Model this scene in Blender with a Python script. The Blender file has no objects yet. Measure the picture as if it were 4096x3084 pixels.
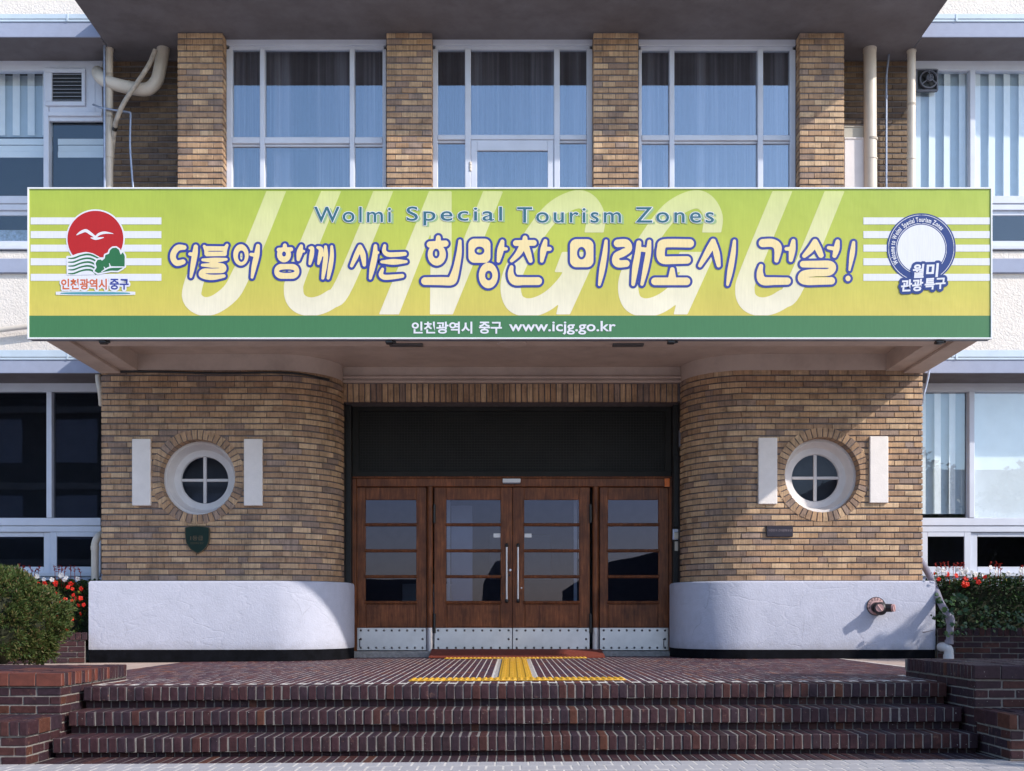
import bpy, bmesh, math, random
from mathutils import Vector, Matrix, noise

R = math.radians
random.seed(11)
scn = bpy.context.scene
COL = scn.collection

# ------------------------------------------------------------------ camera, sky, sun, exposure
EYE = 0.53                      # lens height above the landing
cam_d = bpy.data.cameras.new('camera')
cam_d.sensor_width = 36.0
cam_d.lens = 38.94
cam_d.shift_y = 0.2258          # rising front of an architecture camera
cam_d.clip_start = 0.1
cam_d.clip_end = 600
cam = bpy.data.objects.new('camera', cam_d)
COL.objects.link(cam)
cam.location = (0, 0, EYE)
cam.rotation_euler = (R(90), 0, 0)
scn.camera = cam

SUN = Vector((1.77, -1.0, 1.39)).normalized()
world = bpy.data.worlds.new('World')
scn.world = world
world.use_nodes = True
wn = world.node_tree
sky = wn.nodes.new('ShaderNodeTexSky')
sky.sky_type = 'NISHITA'
sky.sun_disc = False
sky.sun_elevation = math.asin(SUN.z)
sky.sun_rotation = math.atan2(SUN.x, SUN.y)
sky.air_density = 1.0
sky.dust_density = 0.8
sky.ozone_density = 2.0
wn.links.new(sky.outputs[0], wn.nodes['Background'].inputs[0])
wn.nodes['Background'].inputs[1].default_value = 0.15
sun_d = bpy.data.lights.new('sun', 'SUN')
sun_d.energy = 2.4
sun_d.angle = R(0.9)
sun_d.color = (1.0, 0.93, 0.83)
sun = bpy.data.objects.new('sun', sun_d)
COL.objects.link(sun)
sun.rotation_euler = (-SUN).to_track_quat('-Z', 'Y').to_euler()
sun.location = SUN * 60
vs = scn.view_settings
vs.view_transform = 'Standard'
vs.look = 'None'
vs.exposure = 1.0
vs.gamma = 1.0
vs.use_curve_mapping = False


# ------------------------------------------------------------------ material helpers
class NT:
    def __init__(s, name):
        s.m = bpy.data.materials.new(name)
        s.m.use_nodes = True
        s.t = s.m.node_tree
        s.b = s.t.nodes['Principled BSDF']
        s.out = s.t.nodes['Material Output']
        s.c = None

    def n(s, t, **kw):
        x = s.t.nodes.new(t)
        for k, v in kw.items():
            if isinstance(k, str) and hasattr(x, k):
                setattr(x, k, v)
        return x

    def l(s, a, b):
        s.t.links.new(a, b)

    def coord(s, which='Object', scale=(1, 1, 1)):
        tc = s.n('ShaderNodeTexCoord')
        mp = s.n('ShaderNodeMapping')
        mp.inputs['Scale'].default_value = scale
        s.l(tc.outputs[which], mp.inputs[0])
        return mp.outputs[0]

    def noise(s, vec, scale, detail=4, rough=.6):
        x = s.n('ShaderNodeTexNoise')
        x.inputs['Scale'].default_value = scale
        x.inputs['Detail'].default_value = detail
        x.inputs['Roughness'].default_value = rough
        if vec is not None:
            s.l(vec, x.inputs['Vector'])
        return x.outputs[0]

    def ramp(s, fac, stops, interp='LINEAR'):
        r = s.n('ShaderNodeValToRGB')
        r.color_ramp.interpolation = interp
        e = r.color_ramp.elements
        while len(e) < len(stops):
            e.new(.5)
        for q, (p, c) in zip(e, stops):
            q.position = p
            if isinstance(c, (int, float)):
                c = (c, c, c)
            q.color = (*c, 1)
        s.l(fac, r.inputs[0])
        return r.outputs[0]

    def mix(s, fac, a, b, mode='MIX'):
        x = s.n('ShaderNodeMix', data_type='RGBA', blend_type=mode)
        for sock, v in ((x.inputs[0], fac), (x.inputs[6], a), (x.inputs[7], b)):
            if isinstance(v, (int, float)):
                sock.default_value = v
            elif isinstance(v, (tuple, list)):
                sock.default_value = (*v, 1)
            else:
                s.l(v, sock)
        return x.outputs[2]

    def math(s, op, a, b=0.0):
        x = s.n('ShaderNodeMath', operation=op)
        for sock, v in ((x.inputs[0], a), (x.inputs[1], b)):
            if isinstance(v, (int, float)):
                sock.default_value = v
            else:
                s.l(v, sock)
        return x.outputs[0]

    def rand(s):
        oi = s.n('ShaderNodeObjectInfo')
        ge = s.n('ShaderNodeNewGeometry')
        return s.math('FRACT', s.math('ADD', oi.outputs['Random'], ge.outputs['Random Per Island']))

    def bump(s, h, strength, dist=.01):
        b = s.n('ShaderNodeBump')
        b.inputs['Strength'].default_value = strength
        b.inputs['Distance'].default_value = dist
        s.l(h, b.inputs['Height'])
        s.l(b.outputs[0], s.b.inputs['Normal'])

    def set(s, color=None, rough=.6, metal=0.0, spec=.5):
        if color is not None:
            if isinstance(color, (tuple, list)):
                s.b.inputs['Base Color'].default_value = (*color, 1)
            else:
                s.l(color, s.b.inputs['Base Color'])
        if isinstance(rough, (int, float)):
            s.b.inputs['Roughness'].default_value = rough
        else:
            s.l(rough, s.b.inputs['Roughness'])
        s.b.inputs['Metallic'].default_value = metal
        s.b.inputs['Specular IOR Level'].default_value = spec
        return s.m


def m_plain(name, col, rough=.5, metal=0.0, var=.12, scale=6.0, bump=0.0, bscale=60.0, spec=.5):
    t = NT(name)
    v = t.coord('Object')
    f = t.noise(v, scale, 5)
    a = tuple(c * (1 - var) for c in col)
    b = tuple(min(1, c * (1 + var)) for c in col)
    c = t.ramp(f, [(.3, a), (.7, b)])
    if bump:
        t.bump(t.noise(v, bscale, 5, .65), bump, .004)
    return t.set(c, rough, metal, spec)


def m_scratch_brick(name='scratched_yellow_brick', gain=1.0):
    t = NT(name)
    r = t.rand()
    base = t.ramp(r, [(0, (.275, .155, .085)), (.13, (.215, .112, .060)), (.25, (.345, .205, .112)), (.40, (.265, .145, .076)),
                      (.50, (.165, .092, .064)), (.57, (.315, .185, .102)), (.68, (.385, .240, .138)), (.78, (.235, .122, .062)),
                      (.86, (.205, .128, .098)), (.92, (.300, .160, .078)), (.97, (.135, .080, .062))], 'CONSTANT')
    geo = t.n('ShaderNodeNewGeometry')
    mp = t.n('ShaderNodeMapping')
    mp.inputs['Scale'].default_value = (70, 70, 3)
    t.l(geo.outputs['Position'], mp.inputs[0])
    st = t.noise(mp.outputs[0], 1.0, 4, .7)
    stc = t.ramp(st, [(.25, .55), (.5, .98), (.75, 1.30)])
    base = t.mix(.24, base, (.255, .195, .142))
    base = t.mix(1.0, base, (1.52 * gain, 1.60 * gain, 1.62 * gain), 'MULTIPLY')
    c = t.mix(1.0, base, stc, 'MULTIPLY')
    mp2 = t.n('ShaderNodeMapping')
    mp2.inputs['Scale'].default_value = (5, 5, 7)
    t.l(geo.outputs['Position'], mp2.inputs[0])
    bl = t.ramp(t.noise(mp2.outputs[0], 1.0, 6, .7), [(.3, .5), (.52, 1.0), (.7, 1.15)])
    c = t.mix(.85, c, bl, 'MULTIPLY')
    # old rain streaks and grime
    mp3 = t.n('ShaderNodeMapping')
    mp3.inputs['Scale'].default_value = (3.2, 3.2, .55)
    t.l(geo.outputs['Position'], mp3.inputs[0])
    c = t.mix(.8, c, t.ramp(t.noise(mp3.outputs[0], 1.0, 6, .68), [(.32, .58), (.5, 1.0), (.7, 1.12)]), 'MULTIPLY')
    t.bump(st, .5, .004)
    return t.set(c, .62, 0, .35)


def m_klinker(name='dark_paving_brick', gain=1.0):
    t = NT(name)
    r = t.rand()
    base = t.ramp(r, [(0, (.043, .019, .024)), (.2, (.035, .020, .028)), (.4, (.050, .021, .024)), (.55, (.038, .020, .026)),
                      (.7, (.045, .020, .025)), (.84, (.062, .024, .022)), (.93, (.036, .019, .023)), (.975, (.085, .032, .022))], 'CONSTANT')
    geo = t.n('ShaderNodeNewGeometry')
    p = geo.outputs['Position']
    n1 = t.noise(p, 22, 6, .7)
    c = t.mix(1.0, base, t.ramp(n1, [(.25, .6), (.5, 1.0), (.8, 1.5)]), 'MULTIPLY')
    n2 = t.noise(p, 9, 8, .75)
    c = t.mix(t.ramp(n2, [(.605, 0), (.66, .5)]), c, (.22, .12, .09))
    n3 = t.noise(p, 60, 2, .5)
    c = t.mix(t.ramp(n3, [(.735, 0), (.76, .8)]), c, (.42, .38, .36))
    c = t.mix(1.0, c, (gain, gain, gain), 'MULTIPLY')
    t.bump(n1, .45, .006)
    return t.set(c, .6, 0, .18)


def m_mortar(name, col):
    t = NT(name)
    p = t.n('ShaderNodeNewGeometry').outputs['Position']
    c = t.mix(1.0, col, t.ramp(t.noise(p, 14, 6, .7), [(.25, .6), (.7, 1.2)]), 'MULTIPLY')
    t.bump(t.noise(p, 120, 4), .5, .004)
    return t.set(c, .9, 0, .2)


def m_stucco(name, col, grain=110.0, strength=.7, dirt=.1, dirt_col=(.35, .33, .32), cracks=0.0):
    t = NT(name)
    p = t.n('ShaderNodeNewGeometry').outputs['Position']
    n1 = t.noise(p, 1.3, 6, .65)
    n2 = t.noise(p, grain, 3, .6)
    c = t.mix(t.ramp(n1, [(.42, 0), (.75, dirt)]), col, dirt_col)
    c = t.mix(1.0, c, t.ramp(t.noise(p, 7, 5), [(.3, .93), (.7, 1.03)]), 'MULTIPLY')
    h = n2
    if cracks:
        vo = t.n('ShaderNodeTexVoronoi', feature='DISTANCE_TO_EDGE')
        vo.inputs['Scale'].default_value = 1.6
        wob = t.mix(.35, p, t.n('ShaderNodeTexNoise').outputs['Color'])
        t.l(wob, vo.inputs['Vector'])
        pl = t.noise(p, 5, 4, .55)
        h = t.math('ADD', n2, t.math('MULTIPLY', pl, cracks))
        h = t.math('ADD', h, t.math('MULTIPLY', t.math('MINIMUM', vo.outputs['Distance'], .03), cracks * 12))
    t.bump(h, strength, .008)
    return t.set(c, .85, 0, .25)


def m_plinth(*a):
    """repainted plaster: splash dirt along the foot, scuffs and hairline cracks"""
    m = m_stucco(*a)
    t = NT.__new__(NT)
    t.m, t.t = m, m.node_tree
    t.b = t.t.nodes['Principled BSDF']
    lk = t.b.inputs['Base Color'].links[0]
    src = lk.from_socket
    p = t.n('ShaderNodeNewGeometry').outputs['Position']
    sx = t.n('ShaderNodeSeparateXYZ')
    t.l(p, sx.inputs[0])
    low = t.ramp(t.math('ADD', sx.outputs[2], t.math('MULTIPLY', t.noise(p, 9, 6, .7), .28)), [(.24, .55), (.38, 0)])
    c = t.mix(low, src, (.26, .25, .27))
    c = t.mix(t.ramp(t.noise(p, 3.2, 8, .75), [(.60, 0), (.70, .35)]), c, (.36, .37, .44))
    wob = t.n('ShaderNodeMapping')
    wob.inputs['Scale'].default_value = (1.3, 1.3, .8)
    t.l(p, wob.inputs[0])
    nz = t.n('ShaderNodeTexNoise')
    nz.inputs['Scale'].default_value = 3
    t.l(p, nz.inputs['Vector'])
    vo = t.n('ShaderNodeTexVoronoi', feature='DISTANCE_TO_EDGE')
    t.l(t.mix(.25, wob.outputs[0], nz.outputs['Color']), vo.inputs['Vector'])
    vo.inputs['Scale'].default_value = 1.4
    gate = t.ramp(t.noise(p, 1.9, 2), [(.5, 0), (.58, 1)])
    ck = t.math('MULTIPLY', t.ramp(vo.outputs['Distance'], [(.0, .55), (.006, 0)]), gate)
    c = t.mix(ck, c, (.20, .20, .24))
    t.l(c, t.b.inputs['Base Color'])
    return m


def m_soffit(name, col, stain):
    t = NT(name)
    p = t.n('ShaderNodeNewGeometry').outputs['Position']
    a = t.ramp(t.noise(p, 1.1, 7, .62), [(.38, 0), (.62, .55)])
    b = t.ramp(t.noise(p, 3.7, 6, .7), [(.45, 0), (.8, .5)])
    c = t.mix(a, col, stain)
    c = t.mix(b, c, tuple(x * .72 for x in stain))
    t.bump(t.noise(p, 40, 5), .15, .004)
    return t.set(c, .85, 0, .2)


def m_wood():
    t = NT('varnished_brown_wood')
    geo = t.n('ShaderNodeNewGeometry')
    mp = t.n('ShaderNodeMapping')
    mp.inputs['Scale'].default_value = (26, 26, 2.2)
    t.l(geo.outputs['Position'], mp.inputs[0])
    n1 = t.noise(mp.outputs[0], 1.6, 7, .7)
    c = t.ramp(n1, [(.28, (.070, .018, .007)), (.5, (.165, .050, .017)), (.72, (.29, .100, .034))])
    n2 = t.noise(geo.outputs['Position'], 4, 5, .6)
    c = t.mix(1.0, c, t.ramp(n2, [(.25, .50), (.75, 1.42)]), 'MULTIPLY')
    t.bump(n1, .12, .003)
    return t.set(c, .42, 0, .28)


def m_glass(name, refl, tint, rough=0.0, rcol=(1, 1, 1)):
    t = NT(name)
    g = t.n('ShaderNodeBsdfGlossy')
    g.inputs['Roughness'].default_value = rough
    g.inputs['Color'].default_value = (*rcol, 1)
    tr = t.n('ShaderNodeBsdfTransparent')
    tr.inputs['Color'].default_value = (*tint, 1)
    mx = t.n('ShaderNodeMixShader')
    lw = t.n('ShaderNodeLayerWeight')
    lw.inputs[0].default_value = .5
    f = t.math('MINIMUM', t.math('ADD', t.math('MULTIPLY', t.math('POWER', lw.outputs['Facing'], 5.0), 1 - refl), refl), .95)
    t.l(f, mx.inputs[0])
    # slightly wavy old glass
    bp = t.n('ShaderNodeBump')
    bp.inputs['Strength'].default_value = .014
    bp.inputs['Distance'].default_value = .02
    p = t.n('ShaderNodeNewGeometry').outputs['Position']
    t.l(t.noise(p, 1.7, 2, .5), bp.inputs['Height'])
    t.l(bp.outputs[0], g.inputs['Normal'])
    t.l(tr.outputs[0], mx.inputs[1])
    t.l(g.outputs[0], mx.inputs[2])
    t.l(mx.outputs[0], t.out.inputs['Surface'])
    return t.m


def m_leaf(name, stops, rough=.5, trans=.25):
    t = NT(name)
    r = t.rand()
    c = t.ramp(r, stops)
    t.set(c, rough, 0, .35)
    tl = t.n('ShaderNodeBsdfTranslucent')
    t.l(c, tl.inputs[0])
    mx = t.n('ShaderNodeMixShader')
    mx.inputs[0].default_value = trans
    t.l(t.b.outputs[0], mx.inputs[1])
    t.l(tl.outputs[0], mx.inputs[2])
    t.l(mx.outputs[0], t.out.inputs['Surface'])
    return t.m


def m_print(name, col, rough=.42):
    """printed vinyl: flat ink colour with the faint weave of the cloth"""
    t = NT(name)
    p = t.n('ShaderNodeNewGeometry').outputs['Position']
    mp = t.n('ShaderNodeMapping')
    mp.inputs['Scale'].default_value = (90, 1, 6)
    t.l(p, mp.inputs[0])
    f = t.ramp(t.noise(mp.outputs[0], 1.0, 3), [(.3, .95), (.7, 1.04)])
    c = t.mix(1.0, col, f, 'MULTIPLY')
    return t.set(c, rough, 0, .4)


def m_gradient_print(name, z0, z1, lo, mid, hi):
    t = NT(name)
    p = t.n('ShaderNodeNewGeometry').outputs['Position']
    sx = t.n('ShaderNodeSeparateXYZ')
    t.l(p, sx.inputs[0])
    mr = t.n('ShaderNodeMapRange')
    mr.inputs[1].default_value = z0
    mr.inputs[2].default_value = z1
    t.l(sx.outputs[2], mr.inputs[0])
    c = t.ramp(mr.outputs[0], [(0, lo), (.45, mid), (1, hi)])
    mp = t.n('ShaderNodeMapping')
    mp.inputs['Scale'].default_value = (70, 1, 5)
    t.l(p, mp.inputs[0])
    c = t.mix(1.0, c, t.ramp(t.noise(mp.outputs[0], 1.0, 3), [(.3, .955), (.7, 1.035)]), 'MULTIPLY')
    c = t.mix(1.0, c, t.ramp(t.noise(p, 1.6, 4), [(.3, .94), (.7, 1.05)]), 'MULTIPLY')
    t.bump(t.noise(p, 1.5, 3), .8, .02)
    return t.set(c, .42, 0, .4)


def m_curtain():
    """gathered net curtain: whiter where the pleats overlap"""
    t = NT('gathered_net_curtain')
    mp = t.n('ShaderNodeMapping')
    mp.inputs['Scale'].default_value = (5.5, 1, .10)
    t.l(t.n('ShaderNodeNewGeometry').outputs['Position'], mp.inputs[0])
    c = t.ramp(t.noise(mp.outputs[0], 1.0, 4, .62), [(.40, (.016, .016, .02)), (.52, (.15, .14, .15)), (.63, (.48, .45, .47))])
    return t.set(c, .9, 0, .1)


M = {}
M['brick'] = m_scratch_brick()
M['darkbrick'] = m_scratch_brick('dark_brown_brick', .38)  # same brick in a darker tone, for the recessed upper walls
M['klinker'] = m_klinker('dark_paving_brick', .9)
M['landbrick'] = m_klinker('light_paving_brick', 1.75)  # same paving brick in a lighter tone, for the landing
M['redklinker'] = m_plain('red_coping_brick', (.115, .030, .018), .5, var=.35, scale=14, bump=.3, bscale=30)
M['landjoint'] = m_mortar('landing_joint', (.56, .52, .48))
M['mortar'] = m_mortar('brick_mortar', (.15, .135, .14))
M['joint'] = m_mortar('paving_joint', (.21, .19, .175))
M['cement'] = m_mortar('rough_cement', (.36, .33, .31))
M['stone'] = m_plain('threshold_stone', (.27, .25, .24), .75, var=.3, scale=25, bump=.3)
M['plinth'] = m_plinth('white_painted_plaster', (.45, .46, .55), 55, .6, .12, (.32, .345, .44), 1.0)
M['base'] = m_plain('black_bitumen_paint', (.0045, .0048, .007), .9, spec=.1, var=.5, scale=7, bump=.35, bscale=25)
M['cream'] = m_stucco('cream_roughcast', (.76, .70, .64), 45, 1.6, .15, (.50, .44, .39))
M['blueband'] = m_stucco('lavender_painted_band', (.32, .355, .47), 90, .2, .3, (.34, .36, .46))
M['sillwall'] = m_stucco('pale_blue_wall', (.50, .55, .70), 90, .2, .2, (.4, .42, .5))
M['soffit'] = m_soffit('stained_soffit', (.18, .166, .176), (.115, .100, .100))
M['canopy'] = m_soffit('painted_canopy_plaster', (.58, .465, .395), (.45, .35, .295))
M['slabtop'] = m_plain('roof_cement', (.35, .34, .33), .9, bump=.3)
M['frame'] = m_plain('white_window_paint', (.58, .61, .70), .42, var=.07, scale=3)
M['flash'] = m_plain('pale_blue_flashing', (.50, .59, .68), .35, var=.06)
M['wood'] = m_wood()
M['steel'] = m_plain('brushed_steel', (.62, .60, .62), .36, .85, var=.1, scale=5, bump=.05, bscale=200)
M['rivet'] = m_plain('rivet_steel', (.20, .19, .19), .25, 1.0)
M['darkmetal'] = m_plain('dark_metal', (.03, .03, .033), .45, .3, var=.3)
M['greybox'] = m_plain('grey_painted_metal', (.14, .15, .19), .5, var=.15)
M['jamb'] = m_plain('dark_reveal_paint', (.012, .012, .013), .6, var=.35, bump=.2)
M['screen'] = m_plain('dark_screen_cloth', (.009, .009, .0085), .75, var=.6, scale=1.6)
M['wire'] = m_plain('screen_wire', (.014, .014, .013), .6)
M['whiteplaster'] = m_stucco('white_plaque_plaster', (.80, .745, .715), 70, .25, .08)
M['whitewood'] = m_plain('white_round_frame_paint', (.70, .665, .66), .5, var=.06, bump=.06, bscale=40)
M['pipe'] = m_plain('cream_pipe_paint', (.58, .515, .44), .42, var=.10, scale=4)
M['pvc'] = m_plain('grey_plastic_pipe', (.20, .19, .245), .38, var=.14, scale=5)
M['galv'] = m_plain('galvanised_pipe', (.30, .34, .44), .38, .5, var=.2, scale=12)
M['hose'] = m_plain('insulated_hose_wrap', (.40, .35, .30), .75, var=.3, scale=14, bump=.6, bscale=35)
M['cabinet'] = m_plain('white_cabinet_paint', (.70, .66, .66), .4, var=.08, scale=3)
M['beige'] = m_plain('beige_cabinet_paint', (.42, .39, .33), .5, var=.1)
M['mat'] = m_plain('red_coir_mat', (.165, .024, .010), .95, var=.25, scale=40, bump=.9, bscale=160)
M['yellow'] = m_plain('yellow_tactile_rubber', (.52, .28, .016), .55, var=.16, scale=9)
M['paver'] = m_stucco('pale_concrete_paver', (.34, .325, .335), 160, .3, .4, (.28, .25, .24))
M['ground'] = m_plain('concrete_ground', (.42, .40, .40), .9, var=.15, bump=.3)
M['apron'] = m_plain('pink_cement_apron', (.40, .30, .25), .9, var=.2, scale=4, bump=.3)
M['soil'] = m_plain('dark_soil', (.03, .022, .016), .95, var=.4, scale=20, bump=.6)
M['room'] = m_plain('dark_room_wall', (.05, .052, .06), .9)
M['hall'] = m_plain('entrance_hall_wall', (.16, .17, .20), .9)
M['hallpost'] = m_plain('hall_white_post', (.75, .78, .85), .5)
M['curtain'] = m_curtain()
M['blind'] = m_plain('white_vertical_blind', (.84, .86, .87), .7, var=.04)
M['blind2'] = m_plain('blind_lining', (.50, .58, .64), .8, var=.04)
M['floral'] = m_plain('blue_floral_cloth', (.48, .56, .68), .9, var=.35, scale=22)
M['glassup'] = m_glass('blue_reflecting_glass', .24, (.82, .84, .87), rcol=(.84, .90, .97))
M['glasswing'] = m_glass('office_glass', .07, (.95, .97, .98), rcol=(.85, .92, 1.0))
M['glassdark'] = m_glass('dim_glass', .03, (.70, .72, .75), rcol=(.50, .53, .66))
M['glassdoor'] = m_glass('door_glass', .045, (.75, .78, .84), rcol=(.60, .55, .78))
M['orange'] = m_plain('orange_lens', (.80, .17, .012), .25)
M['white'] = m_plain('white_plastic', (.72, .72, .74), .35, var=.03)
M['ivory'] = m_plain('ivory_plastic', (.55, .51, .45), .4, var=.04)
M['black'] = m_plain('black_plastic', (.012, .012, .013), .4)
M['iron'] = m_plain('brown_cast_iron', (.030, .024, .027), .5, .1, var=.3, scale=20, bump=.2)
M['cap'] = m_plain('pink_copper_cap', (.52, .31, .30), .5, .1, var=.15)
M['plategreen'] = m_plain('dark_green_enamel', (.010, .026, .021), .6, var=.2, spec=.2)
M['bronze'] = m_plain('bronze_trim', (.13, .095, .06), .4, .7)
M['plateblack'] = m_plain('dark_plaque_metal', (.030, .024, .036), .4, .3)
M['platetext'] = m_plain('plaque_relief', (.20, .16, .18), .5, .3)
M['downlight'] = m_plain('grey_lamp_glass', (.09, .085, .085), .4)
M['building'] = m_plain('far_building_wall', (.075, .075, .08), .9, var=.2, scale=.4)
M['roof'] = m_plain('far_roof', (.045, .04, .045), .9)
M['bark'] = m_plain('brown_bark', (.08, .055, .04), .9, bump=.6)
M['juniper'] = m_leaf('juniper_sprays', [(0, (.022, .046, .011)), (.35, (.046, .082, .018)), (.7, (.085, .108, .026)), (.9, (.115, .095, .034)), (1, (.13, .082, .04))], .6, .2)
M['hedge'] = m_leaf('dark_hedge_leaves', [(0, (.010, .024, .010)), (.5, (.018, .040, .014)), (.85, (.03, .065, .018)), (1, (.05, .09, .025))], .5, .15)
M['ivy'] = m_leaf('ivy_leaves', [(0, (.018, .05, .020)), (.7, (.035, .08, .03)), (1, (.10, .18, .04))], .4, .25)
M['annual'] = m_leaf('annual_leaves', [(0, (.018, .042, .013)), (.6, (.045, .085, .022)), (.9, (.09, .12, .03)), (1, (.25, .22, .04))], .5, .25)
M['redpetal'] = m_leaf('red_petals', [(0, (.55, .012, .008)), (1, (.75, .035, .012))], .5, .25)
M['whitepetal'] = m_leaf('white_petals', [(0, (.72, .70, .70)), (1, (.85, .84, .84))], .5, .25)
M['salvia'] = m_leaf('salvia_petals', [(0, (.22, .012, .012)), (1, (.38, .03, .02))], .6, .2)


# ------------------------------------------------------------------ mesh helpers
class MB:
    def __init__(s):
        s.v = []
        s.f = []
        s.mi = []
        s.sm = []

    def add(s, vs, fs, mi=0, smooth=False):
        o = len(s.v)
        s.v += [tuple(x) for x in vs]
        for f in fs:
            s.f.append([i + o for i in f])
            s.mi.append(mi)
            s.sm.append(smooth)
        return s

    def box(s, x0, x1, y0, y1, z0, z1, b=0.0, mi=0):
        if b <= 0:
            vs = [(x, y, z) for x in (x0, x1) for y in (y0, y1) for z in (z0, z1)]
            fs = [(0, 1, 3, 2), (4, 6, 7, 5), (0, 4, 5, 1), (2, 3, 7, 6), (0, 2, 6, 4), (1, 5, 7, 3)]
            return s.add(vs, fs, mi)
        b = min(b, (x1 - x0) * .45, (y1 - y0) * .45, (z1 - z0) * .45)
        lo, hi = (x0, y0, z0), (x1, y1, z1)
        vs, idx = [], {}
        for sg in [(a, c, d) for a in (0, 1) for c in (0, 1) for d in (0, 1)]:
            for ax in range(3):
                p = []
                for k in range(3):
                    q = hi[k] if sg[k] else lo[k]
                    if k != ax:
                        q += -b if sg[k] else b
                    p.append(q)
                idx[(sg, ax)] = len(vs)
                vs.append(tuple(p))
        cen = Vector([(l + h) / 2 for l, h in zip(lo, hi)])
        fs = []

        def put(ids):
            ps = [Vector(vs[i]) for i in ids]
            nn = (ps[1] - ps[0]).cross(ps[2] - ps[0])
            if nn.dot(sum(ps, Vector()) / len(ps) - cen) < 0:
                ids = ids[::-1]
            fs.append(tuple(ids))
        for ax in range(3):
            o1, o2 = [k for k in range(3) if k != ax]
            for sd in (0, 1):
                ids = []
                for a, c in ((0, 0), (0, 1), (1, 1), (1, 0)):
                    sg = [0, 0, 0]
                    sg[ax] = sd
                    sg[o1] = a
                    sg[o2] = c
                    ids.append(idx[(tuple(sg), ax)])
                put(ids)
            for a in (0, 1):
                for c in (0, 1):
                    g0, g1 = [0, 0, 0], [0, 0, 0]
                    g0[o1] = g1[o1] = a
                    g0[o2] = g1[o2] = c
                    g0[ax], g1[ax] = 0, 1
                    put([idx[(tuple(g0), o1)], idx[(tuple(g0), o2)], idx[(tuple(g1), o2)], idx[(tuple(g1), o1)]])
        for sg in [(a, c, d) for a in (0, 1) for c in (0, 1) for d in (0, 1)]:
            put([idx[(sg, 0)], idx[(sg, 1)], idx[(sg, 2)]])
        return s.add(vs, fs, mi)

    def tube(s, pts, r, seg=12, mi=0, smooth_path=0, caps=True):
        pts = [Vector(p) for p in pts]
        if smooth_path:
            pts = catmull(pts, smooth_path)
        n = len(pts)
        rr = r if isinstance(r, (list, tuple)) else [r] * n
        if len(rr) != n:
            rr = [rr[min(len(rr) - 1, int(i * len(rr) / n))] for i in range(n)]
        up = None
        vs, fs = [], []
        for i, p in enumerate(pts):
            t = (pts[min(i + 1, n - 1)] - pts[max(i - 1, 0)]).normalized()
            if up is None:
                up = Vector((0, -1, 0)) if abs(t.y) < .9 else Vector((1, 0, 0))
            u = (up - t * up.dot(t)).normalized()
            w = t.cross(u)
            up = u
            for k in range(seg):
                a = 2 * math.pi * k / seg
                vs.append(p + (u * math.cos(a) + w * math.sin(a)) * rr[i])
        for i in range(n - 1):
            for k in range(seg):
                k2 = (k + 1) % seg
                fs.append((i * seg + k, i * seg + k2, (i + 1) * seg + k2, (i + 1) * seg + k))
        s.add(vs, fs, mi, True)
        if caps:
            s.add(vs[:seg], [tuple(range(seg))[::-1]], mi)
            s.add(vs[-seg:], [tuple(range(seg))], mi)
        return s

    def lathe(s, prof, cx, cz, seg=48, mi=0, axis='Y', smooth=True):
        """profile of (radius, y) turned about a line parallel to Y through (cx, cz); axis 'Z' turns (radius, z) about a vertical"""
        vs, fs = [], []
        n = len(prof)
        for k in range(seg):
            a = 2 * math.pi * k / seg
            for r, h in prof:
                if axis == 'Y':
                    vs.append((cx + r * math.cos(a), h, cz + r * math.sin(a)))
                else:
                    vs.append((cx + r * math.cos(a), cz + r * math.sin(a), h))
        for k in range(seg):
            k2 = (k + 1) % seg
            for i in range(n - 1):
                fs.append((k * n + i, k * n + i + 1, k2 * n + i + 1, k2 * n + i))
        return s.add(vs, fs, mi, smooth)

    def sheet(s, path, z0, z1, mi=0, smooth=True):
        """vertical sheet along a plan path, its outer side on the right of travel"""
        vs, fs = [], []
        for x, y in path:
            vs += [(x, y, z0), (x, y, z1)]
        for i in range(len(path) - 1):
            fs.append((2 * i, 2 * i + 2, 2 * i + 3, 2 * i + 1))
        return s.add(vs, fs, mi, smooth)

    def poly(s, pts, mi=0):
        return s.add(pts, [tuple(range(len(pts)))], mi)

    def prism(s, pts, y0, y1, mi=0):
        """outline in x,z (counter-clockwise seen from the front) pushed from y0 (front) to y1"""
        n = len(pts)
        vs = [(x, y0, z) for x, z in pts] + [(x, y1, z) for x, z in pts]
        fs = [tuple(range(n)), tuple(range(2 * n - 1, n - 1, -1))]
        for i in range(n):
            j = (i + 1) % n
            fs.append((i, n + i, n + j, j))
        return s.add(vs, fs, mi)

    def ball(s, c, r, seg=10, mi=0, sq=(1, 1, 1)):
        vs, fs = [], []
        rings = max(4, seg // 2)
        for i in range(rings + 1):
            th = math.pi * i / rings
            for k in range(seg):
                a = 2 * math.pi * k / seg
                vs.append((c[0] + r * sq[0] * math.sin(th) * math.cos(a), c[1] + r * sq[1] * math.sin(th) * math.sin(a), c[2] + r * sq[2] * math.cos(th)))
        for i in range(rings):
            for k in range(seg):
                k2 = (k + 1) % seg
                fs.append((i * seg + k, (i + 1) * seg + k, (i + 1) * seg + k2, i * seg + k2))
        return s.add(vs, fs, mi, True)

    def mesh(s, name, mats, off=(0, 0, 0)):
        me = bpy.data.meshes.new(name)
        ox, oy, oz = off
        me.from_pydata([(x - ox, y - oy, z - oz) for x, y, z in s.v], [], s.f)
        for m in (mats if isinstance(mats, (list, tuple)) else [mats]):
            me.materials.append(m)
        me.polygons.foreach_set('material_index', s.mi)
        me.polygons.foreach_set('use_smooth', s.sm)
        me.update()
        if any(s.sm):
            me.set_sharp_from_angle(angle=R(40))
        return me

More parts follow.
